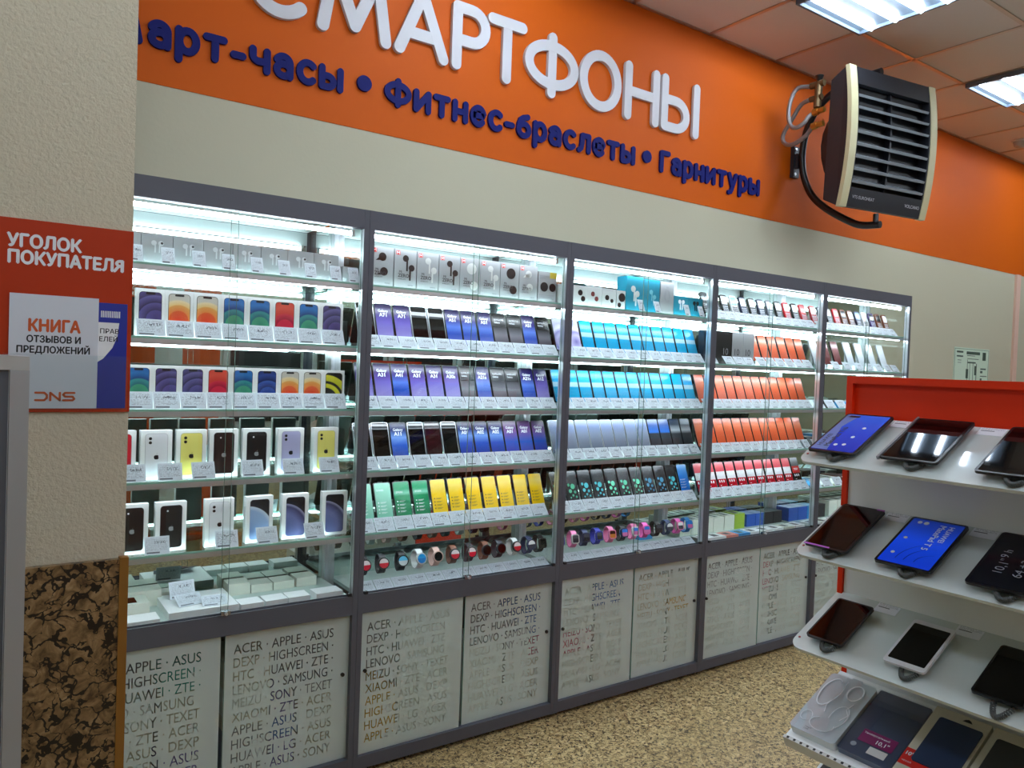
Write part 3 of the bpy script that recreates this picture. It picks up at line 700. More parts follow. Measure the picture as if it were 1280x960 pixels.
# third showcase --------------------------------------------------
for i, x in enumerate([1.042, 1.126]): phone(2, 1, i, x, 'lilac')
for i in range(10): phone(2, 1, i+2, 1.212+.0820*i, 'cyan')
cards(2, 1, [1.05+.083*i for i in range(12)])
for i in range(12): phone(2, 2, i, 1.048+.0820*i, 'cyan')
cards(2, 2, [1.05+.083*i for i in range(12)])
for i, st in enumerate(['silver']*8+['bluetop']*2+['greyblk']*2): phone(2, 3, i, 1.046+.0820*i, st)
cards(2, 3, [1.05+.083*i for i in range(12)])
for i in range(11):
    if i < 10: phone(2, 4, i, 1.065+.0872*i, 'dots', None, mark=DOTS, mcol=DOTC[[1, 0, 1, 1, 3, 3, 3, 2, 2, 1][i]])
    else: phone(2, 4, i, 1.065+.0872*i, 'azure', None, mark=LINES, mcol=INKW)
cards(2, 4, [1.058+.0872*i for i in range(11)], sc=1.08)
# fourth showcase -------------------------------------------------
for i in range(6): phone(3, 1, i, 2.49+.0885*i, 'orange')
cards(3, 1, [2.06, 2.20, 2.29, 2.375] + [2.49+.0885*i for i in range(6)])
for i in range(12): phone(3, 2, i, 2.046+.0821*i, 'orange')
cards(3, 2, [2.05+.083*i for i in range(12)])
for i in range(12): phone(3, 3, i, 2.055+.0812*i, 'orange')
cards(3, 3, [2.055+.083*i for i in range(12)])
for i in range(11): phone(3, 4, i, 2.072+.0874*i, 'red' if i < 10 else 'redblk', None, mark=MARKS, mcol=INKW)
cards(3, 4, [2.07+.0885*i for i in range(11)], sc=1.08)
# fifth showcase
for i, (x, st) in enumerate([(3.085, 'ereader'), (3.20, 'burg'), (3.315, 'burg'), (3.46, 'ereader'), (3.59, 'ereader'), (3.72, 'ereader'), (3.86, 'ereader')]): phone(4, 1, i, x, st, lean=16)
cards(4, 1, [3.085, 3.235, 3.36, 3.50, 3.62, 3.73, 3.84, 3.93])

# keypad phones of the top shelves on the right
KB = MB().prism(rrect(.054, .128, .010), 0, .012).mesh('body', BLACK)
KS = MB().prism(rrect(.044, .048, .003, .070), -.0008, 0).mesh('screen', BLACK)
kk = MB()
for r in range(5):
    for c in range(3): kk.prism(rrect(.0115, .0065, .002, .010+.0108*r, 2, -.0145+.0145*c), -.0012, 0)
KK = kk.mesh('keypad', BLACK)
KC = [('black', (20, 20, 24)), ('dark blue', (26, 36, 66)), ('black', (14, 14, 16)), ('grey', (92, 96, 106)), ('red', (190, 30, 40)), ('white', (214, 214, 218)), ('brown', (112, 58, 36)), ('purple', (66, 46, 110))]
KSC = [mat('white keypad phone screen', (214, 222, 230), .2), mat('pink keypad phone screen', (226, 120, 120), .2), mat('blue keypad phone screen', (110, 150, 206), .2), mat('dark keypad phone screen', (30, 32, 38), .15)]
M_KEY = mat('pale keys', (196, 200, 208), .4)
def keyphone(k, i, x, ci, si):
    nm, rgb = KC[ci]; m = mat('keypad phone '+nm, rgb, .3)
    o = thing('keypad_phone', f'{nm} keypad phone, {ORD[i]} from left on the top shelf of the {BAYN[k]} showcase', 'keypad phone',
              (x, .092, SHELF[0]+.0275*math.cos(math.radians(LEAN))+.0012), (math.radians(-LEAN), 0, 0), f'keypad phones on the top shelf of the {BAYN[k]} showcase')
    link('body', KB, o, m=m); link('screen', KS, o, m=KSC[si]); link('keypad', KK, o, m=M_KEY if ci != 5 else DARK); link('acrylic_rest', HOLD, o)
for i, (c, s) in enumerate([(2, 3), (3, 1), (0, 0), (5, 2), (1, 0), (2, 0), (1, 0), (3, 0), (0, 0), (4, 0), (2, 0), (4, 1)]): keyphone(3, i, 2.052+.0815*i, c, s)
cards(3, 0, [2.05+.083*i for i in range(12)])
for i, (c, s) in enumerate([(4, 0), (3, 0), (0, 0), (4, 1), (6, 3), (6, 0), (1, 2), (5, 0), (7, 3), (6, 3), (6, 0)]): keyphone(4, i, 3.055+.083*i, c, s)
cards(4, 0, [3.05+.083*i for i in range(11)])

# ------------------------------------------------------------------ first showcase: boxed phones
ART = {
 'dark purple': rings('art dark purple', [(0, (60, 56, 110)), (.3, (84, 78, 140)), (.32, (52, 50, 96)), (.55, (96, 90, 150)), (.57, (44, 42, 84)), (.8, (104, 98, 156)), (.83, (58, 54, 96)), (1, (90, 84, 140))], .018, .058, .10),
 'orange': rings('art orange', [(0, (222, 60, 34)), (.3, (228, 92, 44)), (.33, (238, 136, 66)), (.5, (240, 170, 92)), (.53, (244, 206, 138)), (.66, (238, 214, 170)), (.70, (206, 200, 188)), (1, (190, 186, 178))], -.002, .060, .10),
 'blue green': rings('art blue green', [(0, (40, 124, 104)), (.3, (66, 152, 118)), (.33, (34, 104, 120)), (.5, (58, 150, 150)), (.54, (20, 70, 130)), (.75, (44, 116, 186)), (1, (36, 104, 180))], .002, .058, .10),
 'red': rings('art red', [(0, (190, 24, 60)), (.3, (206, 36, 66)), (.33, (160, 14, 52)), (.5, (212, 44, 72)), (.54, (214, 62, 52)), (.75, (222, 84, 66)), (1, (214, 72, 60))], .002, .055, .10),
 'navy': rings('art navy', [(0, (30, 52, 124)), (.3, (50, 82, 160)), (.33, (24, 42, 104)), (.55, (66, 100, 180)), (.58, (18, 32, 84)), (.8, (48, 76, 150)), (1, (30, 46, 100))], .004, .055, .10),
 'black yellow': rings('art black yellow', [(0, (14, 14, 14)), (.36, (20, 20, 20)), (.38, (206, 204, 30)), (.48, (222, 216, 50)), (.50, (20, 20, 16)), (.56, (30, 30, 26)), (.58, (200, 198, 40)), (.74, (226, 222, 60)), (.76, (24, 24, 22)), (1, (16, 16, 18))], -.035, .035, .14),
 'pale blue planet': rings('art pale planet', [(0, (120, 146, 190)), (.7, (150, 176, 214)), (.82, (206, 220, 236)), (.84, (40, 44, 56)), (1, (20, 22, 30))], -.045, .040, .115),
 'dark blue planet': rings('art dark planet', [(0, (74, 90, 140)), (.5, (110, 116, 168)), (.74, (60, 62, 104)), (.82, (160, 160, 196)), (.84, (24, 26, 44)), (1, (10, 12, 24))], -.045, .040, .115),
}
BB = MB().box(-.0455, .0455, 0, .027, 0, .160).mesh('box', WHITE)
BP = MB().prism(rrect(.068, .136, .010, .012), -.0009, 0).mesh('picture', None); BP.materials.append(BLACK)
BF = MB().prism(rrect(.071, .139, .0115, .0105), -.0005, 0).mesh('picture_frame', BLACK)
BN = MB().prism(rrect(.030, .007, .003, .1405, 3), -.0014, -.0009).mesh('notch', BLACK)
# the fruit mark on the box backs and backs of phones: an apple outline with a bite and a leaf
def fruit(s_):
    pts = []
    for k in range(28):
        a = PI/2 + 2*PI*k/28; r = s_*(.5 - .10*max(0, math.cos(a-PI/2))**8 - .06*max(0, math.cos(a+PI/2))**10)
        x, z = r*math.cos(a)*.95, r*math.sin(a)
        d = math.hypot(x-s_*.56, z-s_*.06)
        if d < s_*.22: q = s_*.22/max(d, 1e-6); x, z = s_*.56+(x-s_*.56)*q, s_*.06+(z-s_*.06)*q
        pts.append((x, z))
    mb = MB().prism(pts, -.0012, -.0006)
    lf = [(s_*.02, s_*.56), (s_*.10, s_*.60), (s_*.20, s_*.78), (s_*.12, s_*.74)]
    return mb.prism(lf, -.0012, -.0006)
def boxed(k, s, i, x, art, y=.072, z=None):
    o = thing('phone_box', f'white phone box, {art} picture, {ORD[i]} from left, {SHN[s]} shelf of {BAYN[k]} showcase', 'phone box', (x, y, SHELF[s]+.0004), group=f'phone boxes on the {SHN[s]} shelf of the first showcase')
    link('box', BB, o); link('picture_frame', BF, o); p = link('picture', BP, o, m=ART[art]); link('notch', BN, p)
    return o
for i, a in enumerate(['dark purple', 'orange', 'orange', 'blue green', 'blue green', 'red', 'blue green', 'dark purple']):
    boxed(0, 1, i, -.756+.0917*i, a)
cards(0, 1, [-.756+.0917*i for i in range(8)], sc=1.13, lean=24, y=.040)
for i, a in enumerate(['blue green', 'dark purple', 'dark purple', 'red', 'blue green', 'navy', 'orange', 'orange', 'black yellow']):
    boxed(0, 2, i, -.787+.0862*i, a).scale = (.945, 1, .92)
cards(0, 2, [-.787+.0862*i for i in range(9)], sc=1.08, lean=24, y=.040)
# larger boxes with the back of a phone
LB = MB().box(-.050, .050, 0, .030, 0, .170).mesh('box', WHITE)
LP = MB().prism(rrect(.070, .146, .010, .012), -.0007, 0).mesh('phone_picture', None); LP.materials.append(BLACK)
LE = MB().prism(rrect(.0725, .1485, .0115, .0107), -.0004, 0).mesh('picture_edge', mat('picture edge', (168, 170, 176), .4))
cmb = MB()
for z in (.142, .128): cmb.prism(disc(-.020, z, .0052, 16), -.0012, -.0007)
LC = cmb.mesh('cameras', BLACK)
c1 = MB().prism(disc(-.012, .140, .003, 12), -.0012, -.0007).mesh('flash', None); c1.materials.append(BLACK)
LL = fruit(.017).mesh('logo', None); LL.materials.append(BLACK)
PCOL = {'red': (206, 20, 44), 'white': (222, 223, 228), 'yellow': (238, 226, 120), 'black': (30, 27, 28), 'purple': (180, 178, 216)}
def bigbox(s, i, x, col, yaw=0):
    if col in PCOL: desc = f'white box picturing {col} phone back'
    else: desc = f'white box, {col} picture'
    o = thing('phone_box', f'{desc}, {ORD[i]} from left, {SHN[s]} shelf of first showcase', 'phone box', (x, .074, SHELF[s]+.0004), (0, 0, math.radians(yaw)), f'phone boxes on the {SHN[s]} shelf of the first showcase')
    link('box', LB, o); link('picture_edge', LE, o)
    p = link('phone_picture', LP, o, m=(mat('phone back '+col, PCOL[col], .3) if col in PCOL else ART[col]))
    if col in PCOL:
        dark = col == 'black'
        link('logo', LL, p, (0, 0, .078), m=(INKGREY if dark else BLACK))
        if dark: link('flash', c1, p, m=INKW)
        else: link('cameras', LC, p)
for i, (x, c, yw) in enumerate([(-.838, 'red', 3), (-.725, 'white', 2), (-.612, 'yellow', -2), (-.502, 'black', 1), (-.386, 'black', -3), (-.258, 'purple', 2), (-.120, 'yellow', 3)]): bigbox(3, i, x, c, yw)
for i, (x, c, yw) in enumerate([(-.795, 'black', -2), (-.672, 'black', 1), (-.510, 'white', 0), (-.368, 'pale blue planet', 2), (-.233, 'dark blue planet', -3), (-.077, 'dark blue planet', -5)]): bigbox(4, i, x, c, yw)
for x, yw in ((-.80, 0), (-.685, -3), (-.575, 2), (-.405, 2), (-.255, -2), (-.115, -2)): price_card(0, 3, x, SHELF[3], y=.0385, yaw=yw, sc=1.0, lean=24)
for x, yw in ((-.72, -4), (-.49, -3), (-.345, 2), (-.165, 2)): price_card(0, 4, x, SHELF[4], y=.0385, yaw=yw, lean=24)

# earphone boxes, first showcase top shelf
EB = MB().box(-.0488, .0488, 0, .075, 0, .100).mesh('box', BOXGREY)
def bud(mb, x, z, s_, flip=1, y=-.0008):
    mb.prism(disc(x, z, .0085*s_, 16), y, 0)
    mb.prism([(x+flip*.002*s_, z-.004*s_), (x+flip*.0065*s_, z-.004*s_), (x+flip*.0065*s_, z-.032*s_), (x+flip*.002*s_, z-.032*s_)][::(1 if flip > 0 else -1)], y, 0)
e1 = MB(); bud(e1, -.010, .070, 1, 1); bud(e1, .012, .070, 1, -1)
EP = e1.mesh('earphone_picture', mat('earphone grey print', (206, 208, 212), .4))
e2 = MB().prism(disc(.015, .071, .0042, 12), -.0011, -.0008); EPD = e2.mesh('earphone_dark_tip', DARK)
e3 = MB().prism(disc(-.012, .071, .0036, 12), -.0011, -.0008); 
for i in range(9):
    x = -.84+.0995*i
    sc = 1.0 if i < 8 else .62
    if i == 8: x = -.045
    o = thing('earphone_box', f'square pale grey earphone box, {ORD[i]} from left on the top shelf of the first showcase' if i < 8 else 'small pale grey earphone box at the right end of the top shelf, first showcase', 'earphone box', (x, .070, SHELF[0]+.0004), group='earphone boxes on the top shelf of the first showcase')
    o.scale = (sc, 1, sc)
    link('box', EB, o); p = link('earphone_picture', EP, o); link('earphone_dark_tip', EPD, p)
for i in range(9): price_card(0, 0, (-.808+.0995*i) if i < 8 else -.038, SHELF[0], y=.040, lean=22, sc=.55)

# earphone boxes, second showcase top shelf
QB = MB().box(-.050, .050, 0, .06, 0, .158).mesh('box', BOXGREY)
QL = MB().box(-.044, -.026, -.0008, 0, .134, .150).mesh('logo', mat('red print', (206, 44, 36), .4))
ql2 = MB(); 
for pts in ([(-.0405, .1365), (-.0405, .1475), (-.035, .141), (-.0295, .1475), (-.0295, .1365)],):
    for a, b in zip(pts[:-1], pts[1:]): stroke(ql2, [a, b], .0017, -.0012, -.0008)
QL2 = ql2.mesh('logo_letter', INKW)
QT = text_mesh([('Mi', -.030, .062, .014, 'LEFT', .0003), ('ZERO', -.034, .045, .020, 'LEFT', .0006), ('AIRBUDS', -.034, .034, .009, 'LEFT'), ('stereo', .012, .012, .009, 'LEFT')], y=-.001)
def art_buds(kind):
    mb = MB()
    if kind == 0:
        for (x, z) in ((-.004, .118), (.004, .060)):
            mb.prism(disc(x+.004, z, .017, 18), -.0009, 0); mb.prism([(x-.026, z-.016), (x+.012, z-.012), (x+.016, z+.004), (x-.010, z-.001)], -.0009, 0)
    elif kind == 1:
        bud(mb, .0, .122, 1.6, 1); bud(mb, .028, .085, 1.6, -1)
    elif kind == 2:
        mb.prism(disc(.006, .112, .024, 22), -.0009, 0); mb.prism(disc(.020, .040, .019, 20), -.0009, 0)
    return mb.mesh('earphone_picture', None)
AB = [art_buds(0), art_buds(1), art_buds(2)]
for me in AB: me.materials.append(BLACK)
M_LGP = mat('light grey print', (206, 206, 204), .4)
for i, (kd, dk) in enumerate([(0, 1), (1, 1), (1, 0), (1, 1), (2, 0), (1, 0), (2, 1), (0, 0)]):
    x = 1*0+.092+.1035*i
    o = thing('earphone_box', f'tall grey earphone box with red square logo, {ORD[i]} from left, top shelf of second showcase', 'earphone box', (x, .075, SHELF[0]+.0004), (0, 0, math.radians(random.uniform(-2, 2))), 'earphone boxes on the top shelf of the second showcase')
    link('box', QB, o); l = link('logo', QL, o); link('logo_letter', QL2, l)
    link('earphone_picture', AB[kd], o, m=(BLACK if dk else M_LGP)); link('lettering', QT, o, m=mat('dark grey ink', (70, 70, 74), .5))
o = thing('earphone_box', 'wide grey earphone box with two dark lenses and yellow corner, top shelf of second showcase', 'earphone box', (.925, .075, SHELF[0]+.0004), group=None)
link('box', MB().box(-.052, .052, 0, .06, 0, .140).mesh('box', BOXGREY), o)
mb = MB().prism(disc(-.018, .070, .022, 20), -.0009, 0).prism(disc(.030, .070, .019, 20), -.0009, 0); link('lens_picture', mb.mesh('lens_picture', BLACK), o)
link('corner_print', MB().box(.014, .052, -.0009, 0, .112, .140).mesh('corner_print', mat('yellow print', (200, 180, 60), .4)), o)
mb = MB()
for z, x1 in ((.118, 0), (.108, -.01), (.030, .04), (.022, .03), (.014, .04)): mb.box(-.046, x1, -.0009, 0, z, z+.004)
link('printed_lines', mb.mesh('printed_lines', INKGREY), o)

# third showcase top shelf
def earbox(k, i, x, w_, h, m, lab, pic=None, pm=BLACK, d=.07):
    o = thing('earphone_box', lab, 'earphone box', (x, .072, SHELF[0]+.0004))
    link('box', MB().box(-w_/2, w_/2, 0, d, 0, h).mesh('box', m), o)
    if pic: link('earphone_picture', pic, o, m=pm)
    return o
def two_dots(a, b):
    mb = MB(); 
    for x, z, r in (a, b): mb.prism(disc(x, z, r, 18), -.0009, 0)
    m = mb.mesh('earphone_picture', None); m.materials.append(BLACK); return m
earbox(2, 0, 1.030, .080, .092, WHITE, 'plain white earphone box at the left end of the top shelf, third showcase')
o = earbox(2, 1, 1.122, .090, .095, OFFW, 'pale grey earphone box with black earbuds beside plain white box, third showcase', two_dots((0, .062, .014), (.018, .034, .013)))
o = earbox(2, 2, 1.213, .090, .098, OFFW, 'pale grey earphone box with red-ringed earbuds, top shelf of third showcase', two_dots((-.012, .062, .012), (.012, .040, .012)), mat('dark red print', (110, 40, 40), .4))
o = earbox(2, 3, 1.305, .090, .096, OFFW, 'pale grey earphone box with two small black earbuds, third showcase', two_dots((-.012, .052, .013), (.020, .038, .010)))
o = earbox(2, 4, 1.385, .058, .094, OFFW, 'grey earphone box with large black round speaker picture beside teal box', two_dots((.006, .060, .022), (-.010, .022, .012)))
M_TEAL = mat('teal card', (14, 132, 158), .4)
o = earbox(2, 5, 1.478, .116, .172, M_TEAL, 'tall teal earphone box with pale earphone picture, left of the teal pair', None)
mb = MB(); bud(mb, -.012, .110, 1.9, 1); bud(mb, .016, .086, 1.9, -1); link('earphone_picture', mb.mesh('earphone_picture', M_LGP), o)
o = earbox(2, 6, 1.596, .112, .168, M_TEAL, 'tall teal earphone box with small earphone picture, right of the teal pair', None)
mb = MB(); bud(mb, -.004, .104, 1.4, 1); bud(mb, .020, .080, 1.4, -1); link('earphone_picture', mb.mesh('earphone_picture', mat('pale teal print', (120, 190, 206), .4)), o)
o = earbox(2, 7, 1.708, .098, .166, BOXGREY, 'tall pale grey earphone box beside the teal pair', None)
mb = MB(); stroke(mb, arc(0, .095, .017, .030, 0, 360, 26)[:-1], .002, -.0009, 0, True); mb.box(-.006, .010, -.0009, 0, .135, .142); link('earphone_picture', mb.mesh('earphone_picture', INKGREY), o)
o = earbox(2, 8, 1.816, .110, .100, M_TEAL, 'low teal earphone box with white earphones picture, third showcase', None)
mb = MB(); bud(mb, -.012, .072, 1.3, 1); bud(mb, .014, .072, 1.3, -1); link('earphone_picture', mb.mesh('earphone_picture', INKW), o)
o = earbox(2, 9, 1.928, .108, .098, M_TEAL, 'low teal earphone box with black earphones picture, third showcase', None)
mb = MB(); bud(mb, -.012, .072, 1.3, 1); bud(mb, .014, .072, 1.3, -1); link('earphone_picture', mb.mesh('earphone_picture', BLACK), o)
for x in (1.505, 1.62, 1.84, 1.95): price_card(2, 0, x, SHELF[0], y=.040, lean=22, sc=.5)

# fourth showcase second shelf: black and grey boxes with a big 10
TEN = text_mesh([('10', -.010, .052, .052, 'CENTER')], y=-.0012)
for i, (x, m, im, nm, tx) in enumerate([(2.045, mat('midnight card', (24, 34, 54), .25), None, 'midnight blue', 0), (2.118, mat('black card box', (20, 20, 23), .35), None, 'plain black', 0), (2.196, mat('black card box', (20, 20, 23), .35), INKGREY, 'black', 1), (2.292, BOXGREY, DARK, 'left pale grey', 1), (2.388, BOXGREY, DARK, 'right pale grey', 1)]):
    o = thing('phone_box', f'{nm} phone box' + (' marked 10' if tx else '') + ', left of orange phones in the fourth showcase', 'phone box', (x, .076, SHELF[1]+.0004), group='tall phone boxes in the fourth showcase')
    wd = .070 if i < 2 else .094
    link('box', MB().box(-wd/2, wd/2, 0, .04, 0, .182).mesh('box', m), o)
    if tx: link('number', TEN, o, m=im)

# ------------------------------------------------------------------ watches on acrylic rails
def ring_mesh(r, wd, th, n=30, a0=-70, a1=250):
    mb = MB(); vs = []; N = n+1
    for k in range(N):
        a = math.radians(a0+(a1-a0)*k/n)
        for rr in (r-th, r):
            for xx in (-wd/2, wd/2): vs.append((xx, -1.0*rr*math.sin(a)*.86, rr*math.cos(a)*1.12))
    fs = []
    for k in range(n):
        a, b = 4*k, 4*(k+1)
        fs += [(a, a+1, b+1, b), (a+2, b+2, b+3, a+3), (a, b, b+2, a+2), (a+1, a+3, b+3, b+1)]
    fs += [(0, 2, 3, 1), (4*n, 4*n+1, 4*n+3, 4*n+2)]
    return mb.add(vs, fs)
STRAP = ring_mesh(.031, .024, .0030, 34, 0, 360).mesh('strap', None, True); STRAP.materials.append(BLACK)
CASER = MB().prism(disc(0, 0, .0205, 26), -.0085, 0).mesh('case', None, True); CASER.materials.append(BLACK)
DIALR = MB().prism(disc(0, 0, .0165, 24), -.0095, -.0085).mesh('dial', None); DIALR.materials.append(BLACK)
CASES = MB().prism(rrect(.034, .039, .009, -.0195), -.0095, 0).mesh('case', None); CASES.materials.append(BLACK)
DIALS = MB().prism(rrect(.026, .030, .005, -.015), -.0105, -.0095).mesh('dial', None); DIALS.materials.append(BLACK)
BUCK = MB().box(-.0140, .0140, .0255, .0290, -.006, .006).mesh('buckle', ALU_BR)
def halves(name, top, bot): return grad(name, [(0, bot), (.49, bot), (.5, top), (1, top)], H=.034)
WC = {'black': (18, 19, 22), 'white': (206, 208, 206), 'pink beige': (214, 176, 164), 'brown': (112, 66, 46), 'navy': (30, 44, 84), 'dark': (34, 42, 50), 'pink': (232, 130, 176), 'magenta': (220, 90, 170), 'blue': (40, 50, 160), 'light blue': (40, 130, 200)}
def dial_mat(nm, top, bot):
    if nm in MATS: return MATS[nm]
    m = mat(nm, bot, .15); nt = m.node_tree; b = nt.nodes['Principled BSDF']
    tc = nt.nodes.new('ShaderNodeTexCoord'); sx = nt.nodes.new('ShaderNodeSeparateXYZ'); gt = nt.nodes.new('ShaderNodeMath'); gt.operation = 'GREATER_THAN'; gt.inputs[1].default_value = .001
    mx = nt.nodes.new('ShaderNodeMixRGB'); mx.inputs[1].default_value = lin(bot); mx.inputs[2].default_value = lin(top)
    nt.links.new(tc.outputs['Object'], sx.inputs[0]); nt.links.new(sx.outputs['Z'], gt.inputs[0]); nt.links.new(gt.outputs[0], mx.inputs[0]); nt.links.new(mx.outputs[0], b.inputs['Base Color']); return m
DM = {'red': dial_mat('red white dial', (226, 214, 216), (214, 40, 60)), 'blue': dial_mat('blue white dial', (90, 190, 230), (196, 206, 210)), 'cyan': dial_mat('cyan dial', (30, 150, 220), (20, 120, 200)), 'black': SCREENBLK, 'white': dial_mat('white dial', (226, 230, 234), (60, 66, 80)), 'child': dial_mat('children dial', (50, 130, 226), (206, 110, 170)), 'orange': dial_mat('orange dial', (60, 30, 30), (214, 130, 60)), 'grey': dial_mat('grey dial', (70, 78, 88), (40, 46, 54))}
DN = {'child': 'colourful'}
def watch(k, i, x, strap, dial, square=False, case=None, yaw=0, n='sports'):
    o = thing('watch', f'{strap} strapped {DN.get(dial, dial)} faced watch, {ORD[i]} from left on the {BAYN[k]} showcase rail', 'watch',
              (x, .098, .802), (0, 0, math.radians(yaw)), f'watches on the rail of the {BAYN[k]} showcase')
    o.scale = (1.16, 1.16, 1.16)
    link('strap', STRAP, o, m=mat('strap '+strap, WC[strap], .5))
    c = link('case', CASES if square else CASER, o, (0, -.0262, .006), (math.radians(-14), 0, 0), m=mat('case '+(case or strap), WC[case or strap], .3, .2))
    link('dial', DIALS if square else DIALR, c, m=DM[dial])
    link('buckle', BUCK, o)
for i, (x, st, dl, sq, cs) in enumerate([(.055, 'black', 'red', 0, None), (.138, 'black', 'red', 0, None), (.226, 'black', 'blue', 0, None), (.306, 'white', 'cyan', 0, 'white'), (.388, 'pink beige', 'black', 0, 'pink beige'), (.474, 'brown', 'red', 0, 'dark'), (.556, 'dark', 'red', 0, None), (.638, 'brown', 'black', 0, 'dark'), (.712, 'dark', 'black', 0, None), (.796, 'white', 'red', 0, 'black'), (.878, 'navy', 'white', 0, None), (.944, 'black', 'black', 1, None)]):
    watch(1, i, x, st, dl, bool(sq), cs, -2+random.uniform(-5, 5))
for i, (x, st, dl, sq, cs) in enumerate([(1.060, 'pink', 'black', 1, 'blue'), (1.150, 'pink', 'grey', 1, 'white'), (1.220, 'navy', 'grey', 1, None), (1.300, 'blue', 'grey', 1, None), (1.388, 'pink', 'orange', 1, None), (1.468, 'black', 'child', 1, 'navy'), (1.548, 'pink', 'child', 1, 'white'), (1.628, 'magenta', 'child', 1, None), (1.712, 'black', 'grey', 1, None), (1.792, 'navy', 'white', 0, None), (1.872, 'magenta', 'white', 1, 'pink'), (1.945, 'light blue', 'child', 1, None)]):
    watch(2, i, x, st, dl, bool(sq), cs, -12+random.uniform(-5, 5))
for k in (1, 2):
    o = thing('watch_rail', f'clear acrylic rail carrying the watches of the {BAYN[k]} showcase', 'rail', (k-1, .098, DECK))
    link('bar', MB().box(.028, .976, -.005, .005, .1208, .1260).mesh('bar', ACRYL), o)
    for x in (.024, .9765): link('foot', MB().box(x-.002, x+.002, -.03, .03, .0005, .1268).mesh('foot', ACRYL), o)
    for i in range(12): price_card(k, 5, k-1+.060+.080*i, DECK, y=.040, lean=58, sc=.98, text=None)

# ------------------------------------------------------------------ boxes lying on the decks
def flat_box(k, x, y, w_, d, h, m, lab, z=None, yaw=0, pr=None, grp='flat boxes on the showcase decks'):
    o = thing('flat_box', lab, 'box', (x, y, (DECK if z is None else z)+.0004), (0, 0, math.radians(yaw)), grp)
    link('carton', MB().box(-w_/2, w_/2, -d/2, d/2, 0, h).mesh('carton', m), o)
    if pr: link('printed_patch', MB().box(-w_*.30, w_*.10, -d*.32, d*.30, h, h+.0006).mesh('printed_patch', pr), o)
    return o
M_OLD = mat('ivory card', (214, 218, 204), .5)
fx = [(-.395, .076), (-.305, .077), (-.218, .077), (-.100, .076)]
for i, (x, y) in enumerate(fx): flat_box(0, x, y, .082 if i < 3 else .105, .075, .026, WHITE, f'flat white box, {ORD[i]} from left in the front row of the first showcase deck', yaw=random.uniform(-2, 2))
for i, (x, h) in enumerate([(-.385, .045), (-.298, .032), (-.210, .032), (-.118, .036)]): flat_box(0, x, .285, .083, .080, h, M_OLD, f'flat ivory box, {ORD[i]} from left in back row of the first showcase deck')
flat_box(0, -.560, .155, .235, .225, .030, WHITE, 'large flat white box lying in the middle of the first showcase deck', pr=None)
flat_box(0, -.720, .290, .115, .075, .060, M_OLD, 'ivory box at the left back of the first showcase deck')
flat_box(0, -.620, .302, .080, .055, .040, M_OLD, 'low ivory box behind the large flat white box')
flat_box(0, -.775, .083, .140, .085, .018, WHITE, 'flat white box at the left front of the first showcase deck')
flat_box(0, -.770, .185, .095, .105, .052, M_OLD, 'white box holding a black device at the left of the first showcase deck', pr=SCREENBLK)
price_card(0, 5, -.600, DECK+.031, y=.20, lean=22, yaw=6, sc=1.15, text='white price card standing on the large flat white box, first showcase')
price_card(0, 5, -.590, DECK+.031, y=.100, lean=62, yaw=10, sc=1.15, text='white price card lying back on the large flat white box, first showcase')
price_card(0, 5, -.520, DECK+.031, y=.060, lean=70, yaw=-6, sc=1.1, text='white price card at the front edge of the large flat white box')
M_BLK2 = mat('dark print', (46, 48, 54), .4); M_LBL = mat('sky blue card', (46, 150, 214), .4); M_LIME = mat('lime card', (150, 180, 60), .4); M_RB = mat('royal blue card', (36, 84, 176), .35)
flat_box(2, 1.905, .285, .10, .07, .040, M_OLD, 'flat ivory box at the back right corner of the third showcase deck', pr=M_BLK2)
flat_box(2, 1.80, .280, .10, .07, .022, M_LBL, 'flat sky blue box at the back of the third showcase deck')
for i in range(9): flat_box(3, 2.070+.105*i, .084, .100, .078, .020, [WHITE, WHITE, mat('coral card', (226, 140, 130), .4), M_LBL, WHITE, WHITE, WHITE, M_OLD, WHITE][i], f'flat printed box, {ORD[i]} from left in the front row of the fourth showcase deck', yaw=random.uniform(-6, 6), pr=M_BLK2)
for i in range(6): flat_box(3, 2.075+.094*i, .262, .090, .105, .082+.004*(i % 3), M_OLD if i < 5 else M_LIME, f'ivory box, {ORD[i]} from left in back row of the fourth showcase deck' if i < 5 else 'lime green box ending the back row of the fourth showcase deck', pr=M_BLK2)
for i in range(4): flat_box(3, 2.665+.088*i, .268, .083, .095, .075, M_RB if i < 2 else DARK, f'{"royal blue" if i < 2 else "black"} box, {ORD[i]} of four at the back right of the fourth showcase deck')
for i in range(8): flat_box(4, 3.075+.115*i, .086, .108, .082, .020, [WHITE, M_OLD, WHITE, M_LBL, WHITE, WHITE, M_OLD, WHITE][i], f'flat printed box, {ORD[i]} from left in front row of the fifth showcase deck', yaw=random.uniform(-6, 6), pr=M_BLK2)
for i in range(4): flat_box(4, 3.08+.10*i, .265, .094, .10, .085, [M_RB, M_RB, M_LBL, DARK][i], f'{["royal blue", "royal blue", "sky blue", "black"][i]} box, {ORD[i]} from left at the back of the fifth showcase deck')
for i in range(5): flat_box(4, 3.52+.10*i, .265, .094, .10, .10, M_OLD, f'ivory box, {ORD[i]} from right of the blue boxes on the fifth showcase deck', pr=M_BLK2)
